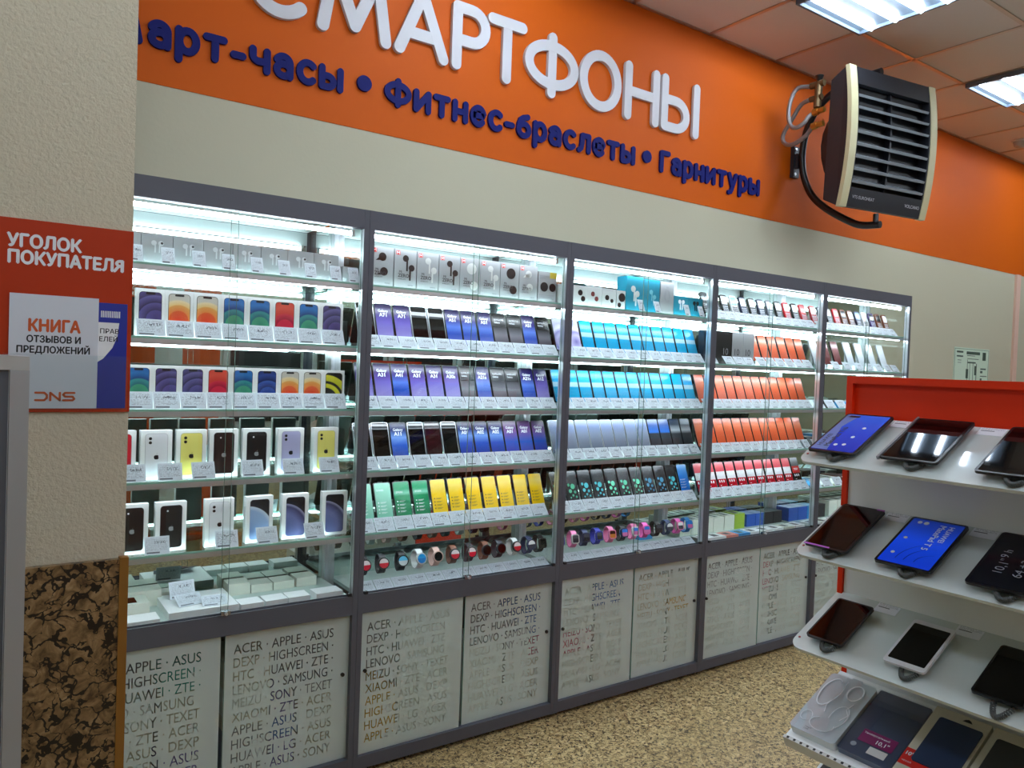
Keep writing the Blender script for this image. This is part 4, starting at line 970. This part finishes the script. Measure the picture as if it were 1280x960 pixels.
for s, (n, hh) in {2: (6, .05), 3: (6, .07), 4: (7, .04)}.items():
    for i in range(n):
        x = 3.09+(.82/(n-1))*i
        m, nm = [(mat('brown leather', (104, 62, 54), .4), 'brown'), (mat('purple cover', (58, 40, 92), .4), 'purple'), (WHITE, 'white'), (DARK, 'dark grey'), (M_LBL, 'sky blue'), (WHITE, 'white'), (M_OLD, 'ivory')][(i+s) % 7]
        flat_box(4, x, .19, .115, .16, hh*random.uniform(.5, 1), m, f'{nm} flat case, {ORD[i]} from left on the {SHN[s]} shelf of the fifth showcase', z=SHELF[s], pr=M_BLK2, grp='flat cases in the fifth showcase')
    cards(4, s, [3.07+.12*i for i in range(8)], sc=1.2)

# ------------------------------------------------------------------ air heater on its bracket
HR = thing('air_heater', 'black louvred air heater with cream side bands, hung under the ceiling', 'heater', (3.222, -0.225, 3.036), (math.radians(2.0), 0, math.radians(-9)))
M_HOUS = mat('heater housing', (36, 36, 40), .55, bump=(30, .15)); M_HFR = mat('heater front frame', (26, 28, 34), .45); M_BAND = mat('cream heater band', (196, 190, 150), .5); M_SLAT = mat('grey louvre', (150, 162, 170), .4, .2)
HH, HWD = .405, .373
fy = lambda z: -.042*(1-(z/HH)**2)
N = 20; zs = [-HH+2*HH*k/N for k in range(N+1)]
def curved(x0, x1, z0, z1, back, front=0.0, n=14):
    """slab between x0 and x1 whose front follows the bulge of the heater"""
    mb = MB(); zz = [z0+(z1-z0)*k/n for k in range(n+1)]; vs = []; fs = []
    for z in zz: vs += [(x0, fy(z)+front, z), (x1, fy(z)+front, z), (x0, back, z), (x1, back, z)]
    for k in range(n):
        a, b = 4*k, 4*k+4
        fs += [(a, a+1, b+1, b), (a+3, a+2, b+2, b+3), (a+2, a, b, b+2), (a+1, a+3, b+3, b+1)]
    fs += [(0, 2, 3, 1), (4*n, 4*n+1, 4*n+3, 4*n+2)]
    return mb.add(vs, fs)
def bent(x0, x1, z0, z1, t0, t1, n=18):
    mb = MB(); vs = []; fs = []
    for k in range(n+1):
        z = z0+(z1-z0)*k/n; vs += [(x0, fy(z)+t0, z), (x1, fy(z)+t0, z), (x0, fy(z)+t1, z), (x1, fy(z)+t1, z)]
    for k in range(n):
        a, b = 4*k, 4*k+4
        fs += [(a, a+1, b+1, b), (a+3, a+2, b+2, b+3), (a+2, a, b, b+2), (a+1, a+3, b+3, b+1)]
    return mb.add(vs, fs+[(0, 2, 3, 1), (4*n, 4*n+1, 4*n+3, 4*n+2)])
for s in (-1, 1):
    link('side_band', bent(min(s*.318, s*HWD), max(s*.318, s*HWD), -HH, HH, 0, .028).mesh('side_band', M_BAND, True), HR)
    link('side_cheek', curved(min(s*.309, s*(HWD-.003)), max(s*.309, s*(HWD-.003)), -HH+.003, HH-.003, .03, .0285).mesh('side_cheek', M_HFR, True), HR)
    link('side_liner', curved(min(s*.308, s*.3175), max(s*.308, s*.3175), -HH+.003, HH-.003, .03, .004).mesh('side_liner', M_HFR, True), HR)
link('top_cover', curved(-.3079, .3079, .300, HH-.004, .03, .004, 5).mesh('top_cover', M_HFR, True), HR)
link('bottom_cover', curved(-.3079, .3079, -HH+.004, -.290, .03, .004, 5).mesh('bottom_cover', M_HFR, True), HR)
hs = MB()
v = []
for (y, a, b) in ((.03, HWD-.004, HH-.008), (.135, HWD-.012, HH-.055), (.150, HWD-.03, HH-.075)):
    v += [(-a, y, -b), (a, y, -b), (a, y, b), (-a, y, b)]
f = []
for k in range(2):
    for j in range(4): f.append((4*k+j, 4*k+(j+1) % 4, 4*k+4+(j+1) % 4, 4*k+4+j))
f.append((11, 10, 9, 8))
hs.add(v, f); link('housing', hs.mesh('housing', M_HOUS), HR)
link('inner_back', MB().box(-.307, .307, .030, .034, -.30, .30).mesh('inner_back', BLACK), HR)
link('divider', curved(-.006, .006, -.29, .30, .03, .03, 8).mesh('divider', M_HFR), HR)
for k in range(8):
    z = -.245+.0705*k
    mb = MB().box(-.307, .307, -.060, .0, -.007, .007); a = math.radians(24)
    mb.xf(Matrix.Translation((0, fy(z)+.062, z+.012)) @ Matrix.Rotation(a, 4, 'X'))
    link('louvre', mb.mesh('louvre', M_SLAT), HR)
fan = lathe([(.30, .0), (.31, .02), (.29, .10), (.20, .13), (.05, .135)]).xf(Matrix.Translation((0, .148, 0)) @ Matrix.Rotation(-PI/2, 4, 'X'))
link('fan_housing', fan.mesh('fan_housing', M_HOUS, True), HR)
for bd_, x_ in ((text_mesh([('VTS EUROHEAT', 0, 0, .026, 'LEFT')]), -.29), (text_mesh([('VOLCANO', 0, 0, .027, 'LEFT', .0005)]), .160)):
    link('maker_lettering', bd_, HR, (x_, fy(.352)-.0045, -.352), (math.radians(4), 0, 0), m=mat('grey lettering', (170, 172, 176), .4))
BX = 3.17
br = thing('heater_bracket', 'black curved tube bracket holding the heater to the orange wall', 'bracket', (BX, YW-.003, 3.0))
def br_pts(l): return [(0, y-(YW-.003), z-3.0) for y, z in l]
arm = [(-.225, 2.555), (-.10, 2.562), (-.014, 2.605), (.125, 2.69), (.243, 2.79), (.31, 2.92), (.332, 3.05), (.322, 3.18), (.28, 3.30), (.20, 3.39), (.08, 3.455), (-.08, 3.470), (-.19, 3.471)]
# smooth the arm
def smooth(pts, it=2):
    for _ in range(it):
        q = [pts[0]]
        for a, b in zip(pts[:-1], pts[1:]): q += [tuple(x*.75+y*.25 for x, y in zip(a, b)), tuple(x*.25+y*.75 for x, y in zip(a, b))]
        pts = q+[pts[-1]]
    return pts
link('arm', MB().tube(br_pts(smooth(arm)), .022, 12).mesh('arm', BLACK, True), br)
link('wall_plate', MB().box(-.03, .03, -.028, 0, -.06, .14).box(-.02, .02, -.050, -.028, .0, .09).mesh('wall_plate', DARK), br)
link('pivot', MB().tube(br_pts([(-.195, 2.555), (-.195, 2.622)]), .016, 10).mesh('pivot', BLACK, True), br)
for z in (-.04, .12): link('bolt', MB().tube([(-.015, -.034, z), (-.015, -.028, z)], .010, 8).mesh('bolt', ALU_BR), br)
M_BRAID = mat('braided steel hose', (150, 150, 152), .35, .7, bump=(700, .6)); M_BRASS = mat('brass', (196, 140, 60), .3, .85)
hx = 2.875
def hose(lab, l, name, end):
    o = thing('hose', lab, 'hose', (hx, l[0][0], l[0][1]), group='heater hoses')
    P_ = [(0, y-l[0][0], z-l[0][1]) for y, z in l]; P_ = [(p[0]-name*math.sin(PI*i/(len(P_)-1)), p[1], p[2]) for i, p in enumerate(P_)]
    link('braid', MB().tube(smooth(P_, 2), .013, 10).mesh('braid', M_BRAID, True), o)
    q = P_[-1]; link('brass_fitting', MB().tube([(0, q[1]-.0, q[2]), (0, q[1]-.035, q[2]+.003), (0, q[1]-.036, q[2]+.003), (0, q[1]-.074, q[2]+.005)], [.022, .022, .017, .017], 8).mesh('brass_fitting', M_BRASS), o)
hose('upper braided steel hose looping beside the heater', [(.092, 3.388), (.177, 3.405), (.214, 3.304), (.208, 3.192), (.163, 3.139), (.095, 3.165), (.085, 3.200), (.058, 3.222)], .035, 0)
hose('lower braided steel hose looping beside the heater', [(.092, 3.307), (.158, 3.302), (.224, 3.221), (.293, 3.15), (.283, 3.091), (.216, 3.065), (.12, 3.098), (.085, 3.125), (.062, 3.140)], -.03, 0)
vl = thing('water_valve', 'dark metal valve joining the hoses at the back of the heater', 'valve', (hx, .005, 3.25))
M_VAL = mat('dark brass', (104, 84, 56), .4, .7)
link('valve_body', MB().tube([(0, .030, .0), (0, .022, .15)], .022, 10).tube([(0, .078, .137), (0, -.012, .137)], .020, 10).tube([(0, .078, .057), (0, .0, .057)], .018, 10).mesh('valve_body', M_VAL, True), vl)
link('handle', MB().tube([(0, .022, .150), (0, .022, .185)], [.012, .026], 10).mesh('handle', BLACK, True), vl)

# ------------------------------------------------------------------ orange tablet stand
TX = 1.236; TY0 = -1.25; TY1 = -2.75; SL = math.radians(27)
st = thing('tablet_stand', 'orange and white sales stand with sloping frosted shelves of tablets', 'stand', (TX, TY0, 0))
M_STOR = mat('orange lacquer', (236, 52, 8), .45, spec=.3); M_STWH = mat('white stand panel', (248, 250, 250), .4)
LY = TY1-TY0
def sp(n, mb, m): return link(n, mb.mesh(n, m), st)
sp('back_panel', MB().box(.0, .018, LY+.02, -.020, .80, 1.470).box(.0, .06, LY+.02, -.020, .79, .80).box(.042, .06, LY+.02, -.020, .08, .79), M_STWH)
sp('header_panel', MB().box(.012, .024, LY+.02, -.020, 1.470, 1.615), M_STOR)
sp('header_frame', MB().box(-.006, .034, LY, 0, 1.613, 1.637).box(-.006, .034, -.022, 0, 1.470, 1.613), M_STOR)
sp('side_panel', MB().box(-.010, .40, -.019, -.001, .79, 1.470).box(.040, .40, -.019, -.001, .0, .79), M_STOR)
sp('side_panel', MB().box(-.010, .40, LY, LY+.018, .0, 1.470), M_STOR)
sp('rear_panel', MB().box(.38, .40, LY+.02, -.020, .05, 1.470).box(.034, .40, LY, 0, 1.470, 1.485), M_STWH)
sp('base', MB().box(-.36, .38, LY+.02, -.020, .0, .08), M_STWH)
def frosted_shelf():
    m = mat('frosted shelf', (208, 216, 212), .35, spec=.4, coat=1.0); m.node_tree.nodes['Principled BSDF'].inputs['Coat Roughness'].default_value = .04; return m
M_FSH = frosted_shelf()
ZB_ = {1: 1.497, 2: 1.195, 3: .892, 4: .585, 5: .33}
nrm = Vector((-math.sin(SL), 0, math.cos(SL))); vv = Vector((math.cos(SL), 0, math.sin(SL))); uu = Vector((0, -1, 0))
def shelf_frame(s):
    """matrix with local x along the shelf (to the right), y up the slope, z out of the shelf; origin at its back edge, left end"""
    return Matrix(((uu.x, vv.x, nrm.x, 0), (uu.y, vv.y, nrm.y, TY0), (uu.z, vv.z, nrm.z, ZB_[s]), (0, 0, 0, 1))) @ Matrix.Identity(4)
def plate(poly, z0, z1):
    n = len(poly)
    return MB().add([(x, y, z0) for x, y in poly]+[(x, y, z1) for x, y in poly], [tuple(range(n-1, -1, -1)), tuple(range(n, 2*n))]+[(i, (i+1) % n, (i+1) % n+n, i+n) for i in range(n)])
def shelf_local(s):
    M = shelf_frame(s); M = M.copy(); M[0][3] = 0; M[1][3] = 0; return M
for s in (1, 2, 3):
    poly = [(0.0, 0), (.0, -.268)] + [(.042-.042*math.cos(a), -.268-.042*math.sin(a)) for a in (PI/10, PI/5, 3*PI/10, 2*PI/5, PI/2)] + [(-LY, -.31), (-LY, 0)]
    mb = plate(poly, -.010, 0).xf(shelf_local(s))
    o = sp('shelf', mb, M_FSH)
    bk_ = MB()
    for u in (.06, .76, 1.44): bk_.box(u-.012, u+.012, -.27, -.004, -.016, -.0105)
    link('shelf_bracket', bk_.xf(shelf_local(s)).mesh('shelf_bracket', ALU_BR), o)
    for u in (.014,): link('screw', plate(disc(u, -.262, .004, 10), .0, .0015).xf(shelf_local(s)).mesh('screw', mat('red screw cap', (170, 60, 50), .4)), o)
for s in (4, 5):
    mb = plate([(.0, .040), (.0, -.30), (-LY, -.30), (-LY, .040)], -.012, 0).xf(shelf_local(s))
    o = sp('shelf', mb, M_STWH)
    rl = MB()
    rl.box(.0, -LY, -.312, -.300, -.034, .006); link('front_rail', rl.xf(shelf_local(s)).mesh('front_rail', mat('white metal rail', (214, 214, 210), .4)), o)
    hl = MB()
    for k in range(60): hl.box(.012+.024*k, .020+.024*k, -.310, -.302, .006, .0066)
    link('rail_holes', hl.xf(shelf_local(s)).mesh('rail_holes', BLACK), o)
def shelf_root(s, u, v_, up, name, lab, cat, group=None, rz=0.0):
    M = shelf_frame(s) @ Matrix.Translation((u, v_, up)) @ Matrix.Rotation(rz, 4, 'Z')
    M[0][3] += TX
    o = thing(name, lab, cat, group=group); o.matrix_world = M; o.location = M.to_translation(); o.rotation_euler = M.to_euler(); return o
def rr2(w_, h, r, y0=0, n=4): return [(x, z) for x, z in rrect(w_, h, r, y0, n)]
def coil(p0, p1, sag, r=.007, wire=.0032, turns=20):
    """coiled security cable from p0 to p1 hanging forward by sag (local y) """
    ctr = []; n = 60
    for k in range(n+1):
        t = k/n; x = p0[0]+(p1[0]-p0[0])*t; y = p0[1]+(p1[1]-p0[1])*t - sag*math.sin(PI*t)**.8; z = p0[2]+(p1[2]-p0[2])*t
        ctr.append(Vector((x, y, z)))
    pts = []; m = turns*8
    for k in range(m+1):
        t = k/m*n; i = min(int(t), n-1); c = ctr[i].lerp(ctr[i+1], t-i); d = (ctr[i+1]-ctr[i]).normalized()
        a = Vector((0, 0, 1)); b = d.cross(a).normalized(); ph = 2*PI*turns*k/m
        pts.append(c + (a*math.cos(ph)+b*math.sin(ph))*r)
    return MB().tube(pts, wire, 5)
M_CABLE = mat('grey coiled cable', (84, 88, 86), .4)
def tablet(s, u0, v0, w_, h, lab, scr, body=BLACK, bez=.008, bezv=None, pre=True, cable=True, csag=.034):
    """u0: left edge; v0: upper edge (negative, down the slope)"""
    o = shelf_root(s, u0+w_/2, v0-h, .018, 'tablet', lab, 'tablet', 'tablets on the orange stand')
    link('body', plate(rr2(w_, h, .010), 0, .008).mesh('body', body), o)
    bv = bezv or bez
    link('screen', plate([(x, y+bv) for x, y in rr2(w_-2*bez, h-2*bv, .004)], .008, .0086).mesh('screen', scr), o)
    link('holder', plate(rr2(.060, .075, .006, .045), -.0178, 0).mesh('holder', DARK), o)
    if cable:
        link('coiled_cable', coil((-.010, .012, -.0085), (.042, .020, -.0085), csag, .0058, .0021).mesh('coiled_cable', M_CABLE, True), o)
    return o
def radial(name, cx, cy, stops, rad):
    m = rings(name, stops, cx, cy, rad); return m
def scr_grad(name, stops, H, axis='Y'): return grad(name, stops, H, .12, axis)
M_SB = scr_grad('blue tablet screen', [(0, (26, 44, 150)), (.5, (36, 62, 178)), (1, (52, 92, 200))], .25)
M_SB2 = scr_grad('vivid blue tablet screen', [(0, (14, 52, 190)), (.5, (18, 70, 216)), (1, (22, 46, 130))], .25)
for n_ in ('blue tablet screen', 'vivid blue tablet screen'):     # screens that are switched on
    b = MATS[n_].node_tree.nodes['Principled BSDF']; rp = [x for x in MATS[n_].node_tree.nodes if x.type == 'VALTORGB'][0]
    MATS[n_].node_tree.links.new(rp.outputs[0], b.inputs['Emission Color']); b.inputs['Emission Strength'].default_value = .35
def flat_text(lines, key=None):
    """text lying in the local XY plane"""
    me = text_mesh(lines, (key or str(lines))+'flat')
    if not me.get('laid'):
        for v_ in me.vertices: v_.co = (v_.co.x, v_.co.z, -v_.co.y)
        me['laid'] = 1
    return me
def up(o, me, z, m, rz=0, loc=(0, 0), name='screen_text'):
    return link(name, me, o, (loc[0], loc[1], z), (0, 0, rz), m)
# upper shelf
t1 = tablet(1, 1.275-1.25+.0, -.022, .162, .252, 'tablet with lit pale and dark blue screen, left end of the upper shelf', M_SB)
link('screen_panel', plate([(-.073, .010), (-.016, .010), (-.050, .160), (-.028, .240), (-.073, .240)][::1], .0087, .0090).mesh('screen_panel', mat('pale blue print', (120, 140, 200), .2)), t1)
up(t1, flat_text([('HUAWEI', 0, 0, .020, 'LEFT', .0003), ('MatePad T10', 0, -.026, .024, 'LEFT', .0006)]), .0092, INK, PI/2, (-.050, .030))
link('screen_badge', plate([(-.060, .225), (-.025, .225), (-.025, .236), (-.060, .236)], .0091, .0093).mesh('screen_badge', BLACK), t1)
ic = MB()
for x, y in ((-.006, .045), (.022, .100), (.028, .160), (.02, .050)): ic.v, ic.f = ic.v, ic.f; q = plate(disc(x, y, .0065, 14), .0087, .0090); ic.add(q.v, q.f)
link('screen_icons', ic.mesh('screen_icons', INKW), t1)
t2 = tablet(1, .262, -.018, .170, .250, 'black tablet with blank screen, second on the upper shelf', SCREENBLK)
link('case_edge', plate([(-.089, -.004), (-.082, -.004), (-.082, .254), (-.089, .254)], .0, .0105).mesh('case_edge', mat('steel edge', (150, 152, 156), .3, .7)), t2)
t3 = tablet(1, .535, -.026, .170, .255, 'black tablet with blank screen, third on the upper shelf', SCREENBLK)
# middle shelf
t4 = tablet(2, .032, -.032, .146, .248, 'black tablet with violet edge strip, left end of the middle shelf', SCREENBLK)
link('edge_strip', plate([(-.073, 0), (.016, 0), (.016, .007), (-.073, .007)], .0087, .0095).mesh('edge_strip', mat('violet strip', (176, 88, 190), .35)), t4)
link('corner_strip', plate([(.046, .241), (.072, .241), (.072, .247), (.046, .247)], .0087, .0095).mesh('corner_strip', MATS['violet strip']), t4)
t5 = tablet(2, .268, -.034, .168, .248, 'tablet with bright blue lit screen, second on the middle shelf', M_SB2)
up(t5, flat_text([('HUAWEI', 0, 0, .022, 'LEFT', .0005), ('MatePad T 5', 0, -.026, .026, 'LEFT', .0006)]), .0090, INKW, -PI/2, (.038, .226))
q = MB()
for x, y, r in ((-.050, .222, .007), (-.030, .222, .008), (-.052, .135, .006), (-.052, .056, .006)):
    p_ = plate(disc(x, y, r, 16), .0087, .0090); q.add(p_.v, p_.f)
link('screen_icons', q.mesh('screen_icons', INKW), t5)
sw = MB(); 
for r in (.045, .075, .1): 
    a_ = arc(.066, .030, r, r, 100, 180, 14); 
    for a, b in zip(a_[:-1], a_[1:]):
        p_ = plate([a, (a[0]+.0025, a[1]+.001), (b[0]+.0025, b[1]+.001), b], .0087, .0089); sw.add(p_.v, p_.f)
link('screen_swirl', sw.mesh('screen_swirl', mat('dark blue print', (12, 34, 130), .2)), t5)
t6 = tablet(2, .525, -.030, .172, .252, 'black tablet showing big pale 10,1 and 64 3 figures, third on middle shelf', mat('night screen', (16, 17, 24), .12))
up(t6, flat_text([('10,1"', 0, 0, .034, 'LEFT'), ('64 +3', 0, -.048, .034, 'LEFT'), ('9 h', .075, .010, .030, 'LEFT')]), .0090, mat('pale figures', (160, 164, 176), .3), PI/2, (-.018, .060))
# lower shelf
t7 = tablet(3, .044, -.060, .126, .205, 'small black tablet with blank screen, left end of lower shelf', SCREENBLK, bez=.006, csag=.040)
t8 = tablet(3, .299, -.056, .124, .204, 'small white framed tablet with black screen, second on lower shelf', SCREENBLK, body=mat('white tablet body', (226, 226, 230), .3), bez=.008, bezv=.018, csag=.044)
t9 = tablet(3, .547, -.058, .130, .205, 'small black tablet with long looping cable, third on lower shelf', SCREENBLK, bez=.006, csag=.060)
# price cards lying at the back of the stand shelves
SCARD = plate([(-.036, -.020), (.036, -.020), (.036, .022), (-.036, .022)], 0, .0012).mesh('price_card', card_print('stand price print', .072, .043, 'Y', (236, 238, 244), (40, 42, 52)))
for s, u, lab in ((1, .213, 'white price card left of the second tablet, upper stand shelf'), (1, .474, 'white price card left of the third tablet, upper stand shelf'), (2, .205, 'white price card left of the bright blue tablet, middle stand shelf'), (2, .469, 'white price card right of the bright blue tablet, middle stand shelf'), (3, .188, 'white price card left of the white framed tablet, lower stand shelf'), (3, .440, 'white price card right of the white framed tablet, lower stand shelf')):
    M = shelf_frame(s) @ Matrix.Translation((u, -.026, .0006)) @ Matrix.Rotation(.0, 4, 'Z'); M[0][3] += TX
    o = link('price_card', SCARD); o.location = M.to_translation(); o.rotation_euler = M.to_euler(); tag(o, lab, 'price card', 'price cards on the tablet stand')
# goods on the flat shelf below
def stand_box(s, u0, v0, w_, h, d, name, lab, cat, m, part='carton', rz=0, r=.006, up_=.0006):
    o = shelf_root(s, u0+w_/2, v0-h, up_, name, lab, cat, rz=rz)
    link(part, plate(rr2(w_, h, r), 0, d).mesh(part, m), o); return o
c = stand_box(4, .006, -.005, .162, .272, .030, 'tablet_case', 'clear plastic packed tablet case, leftmost below the lower shelf', 'tablet case', mat('white case tray', (222, 230, 234), .25, coat=.6), 'tray', r=.014)
link('clear_shell', plate([(x, y-.002) for x, y in rr2(.166, .276, .016)], .0301, .034).mesh('clear_shell', clear_glass('clear shell', (250, 252, 253), 1.6)), c)
link('hang_tab', plate([(-.022, .266), (.022, .266), (.016, .288), (-.016, .288)], .012, .020).mesh('hang_tab', mat('frosted tab', (206, 214, 220), .3)), c)
em = MB()
def cord(pts, wd): 
    tmp = MB(); stroke(tmp, pts, wd, 0, .0014); 
    em.add([(x, z, .0341+y) for x, y, z in tmp.v], [tuple(reversed(q)) for q in tmp.f])
cord(arc(-.040, .185, .028, .065, 60, 330, 22), .004); cord(arc(.035, .215, .024, .034, 0, 350, 22), .0045); cord([(-.01, .25), (-.005, .19), (-.02, .13), (-.01, .10)], .002)
cord(arc(.04, .10, .026, .05, -60, 200, 18), .002); cord(arc(-.05, .06, .018, .022, 0, 300, 16), .002); cord(arc(.01, .05, .04, .028, 120, 380, 18), .002); cord([(.055, .17), (.045, .14), (.062, .12), (.05, .09)], .003)
link('moulded_ridges', em.mesh('moulded_ridges', mat('bright moulding', (244, 248, 252), .15)), c)
link('lettering', flat_text([('TABLET', -.030, .016, .007, 'LEFT'), ('CASE', -.030, .008, .007, 'LEFT')]), c, (0, 0, .0342), m=INK)
n = stand_box(4, .172, .004, .168, .275, .022, 'tablet_case', 'navy tablet case in plastic bag with magenta label, second below the lower shelf', 'tablet case', mat('navy cover', (58, 74, 108), .3, coat=.5, bump=(9, .7)), 'cover', r=.006)
link('clear_bag', plate(rr2(.174, .282, .004, -.003), .0222, .0230).mesh('clear_bag', clear_glass('plastic bag', (250, 251, 253), 2.0)), n)
link('magenta_label', plate([(-.046, .056), (.062, .056), (.062, .106), (-.046, .106)], .0232, .0236).mesh('magenta_label', mat('magenta label', (128, 22, 92), .35)), n)
link('label_text', flat_text([('Универсальный', -.040, .090, .0105, 'LEFT'), ('10,1"', .004, .066, .021, 'LEFT', .0003)]), n, (0, 0, .0238), m=INKW)
link('price_sticker', plate([(.0, .022), (.056, .022), (.056, .050), (.0, .050)], .0232, .0236).mesh('price_sticker', mat('sticker white', (222, 222, 222), .5)), n)
link('round_emblem', plate(disc(-.047, .036, .009, 18), .0232, .0236).mesh('round_emblem', mat('emblem grey', (150, 160, 172), .4)), n)
M_CRM = mat('cream box card', (216, 210, 190), .45)
for (u0, w_, lab, cov, bandm, btxt, sq) in ((.346, .160, 'cream retail box with navy cover window and red band, third below the lower shelf', mat('navy swatch', (44, 60, 92), .35), mat('red band', (222, 36, 26), .4), '10"', (-.058, .066)),
                                          (.514, .170, 'cream retail box with dark grey cover and magenta band, below the lower shelf', mat('charcoal swatch', (62, 66, 68), .5), mat('magenta band', (170, 26, 110), .4), '10,1"', (-.070, .085))):
    o = stand_box(4, u0, .022, w_, .290, .026, 'tablet_case', lab, 'tablet case', M_CRM, 'retail_box', r=.003)
    link('band', plate([(-w_/2, .035), (w_/2, .035), (w_/2, .100), (-w_/2, .100)], .0262, .0266).mesh('band', bandm), o)
    link('cover_window', plate([(x+(sq[0]+sq[1])/2+.006, y) for x, y in rr2(sq[1]-sq[0], .190, .008, .060)], .0268, .031).mesh('cover_window', cov), o)
    link('band_text', flat_text([(btxt, -w_/2+.003, .073, .019, 'LEFT', .0006), ('чехол', -w_/2+.006, .047, .010, 'LEFT')]), o, (0, 0, .0270), m=INKW)
    link('hang_hole', plate([(.004, .268), (.032, .268), (.026, .276), (.018, .280), (.010, .276)], .0262, .0266).mesh('hang_hole', BLACK), o)
stand_box(5, .03, -.01, .15, .25, .03, 'tablet_case', 'black boxed case with white label on the lowest stand shelf', 'tablet case', BLACK, 'retail_box')

# ------------------------------------------------------------------ the shop opposite, seen only in the mirrors and reflections
pc = thing('promo_pillar', 'orange and white striped round promotion pillar opposite, reflected in the first showcase', 'pillar', (.22, -4.05, 0))
for i in range(12):
    a0 = 2*PI*i/12; a1 = 2*PI*(i+1)/12
    pts = [(.42*math.cos(a0+(a1-a0)*k/4), .42*math.sin(a0+(a1-a0)*k/4)) for k in range(5)]
    link('stripe', plate([(0, 0)]+pts, 0, 2.75).mesh('stripe', mat('promo orange', (214, 90, 36), .4) if i % 3 else mat('promo white', (214, 214, 210), .4)), pc)
M_UN = mat('dark appliance', (34, 34, 38), .3); M_UNH = mat('red header', (176, 48, 24), .45)
for i in range(6):
    x = 1.9+1.15*i
    o = thing('wall_unit', f'white wall unit with orange header and dark screens, {ORD[i]} from the pillar opposite', 'shelf unit', (x, -6.98, 0), group='wall units opposite the showcases')
    link('carcass', MB().box(-.56, .56, .0, .30, 0, 2.1).mesh('carcass', OFFW), o)
    link('header', MB().box(-.56, .56, .30, .33, 1.8, 2.1).mesh('header', M_UNH), o)
    for z in (.25, .80, 1.3): link('screen', MB().box(-.48, .48, .30, .34, z, z+.42).mesh('screen', M_UN), o)
for i in range(3):
    x = 3.4+1.7*i
    o = thing('counter', f'grey counter with orange front across the aisle, {ORD[i]} from the pillar', 'counter', (x, -3.9, 0), group='counters across the aisle')
    link('body', MB().box(-.6, .6, -.3, .3, 0, .95).mesh('body', M_CABIN), o)
    link('top', MB().box(-.63, .63, -.33, .33, .95, .98).mesh('top', DARK), o)
    link('front_panel', MB().box(-.6, .6, .30, .315, .12, .85).mesh('front_panel', M_UNH), o)
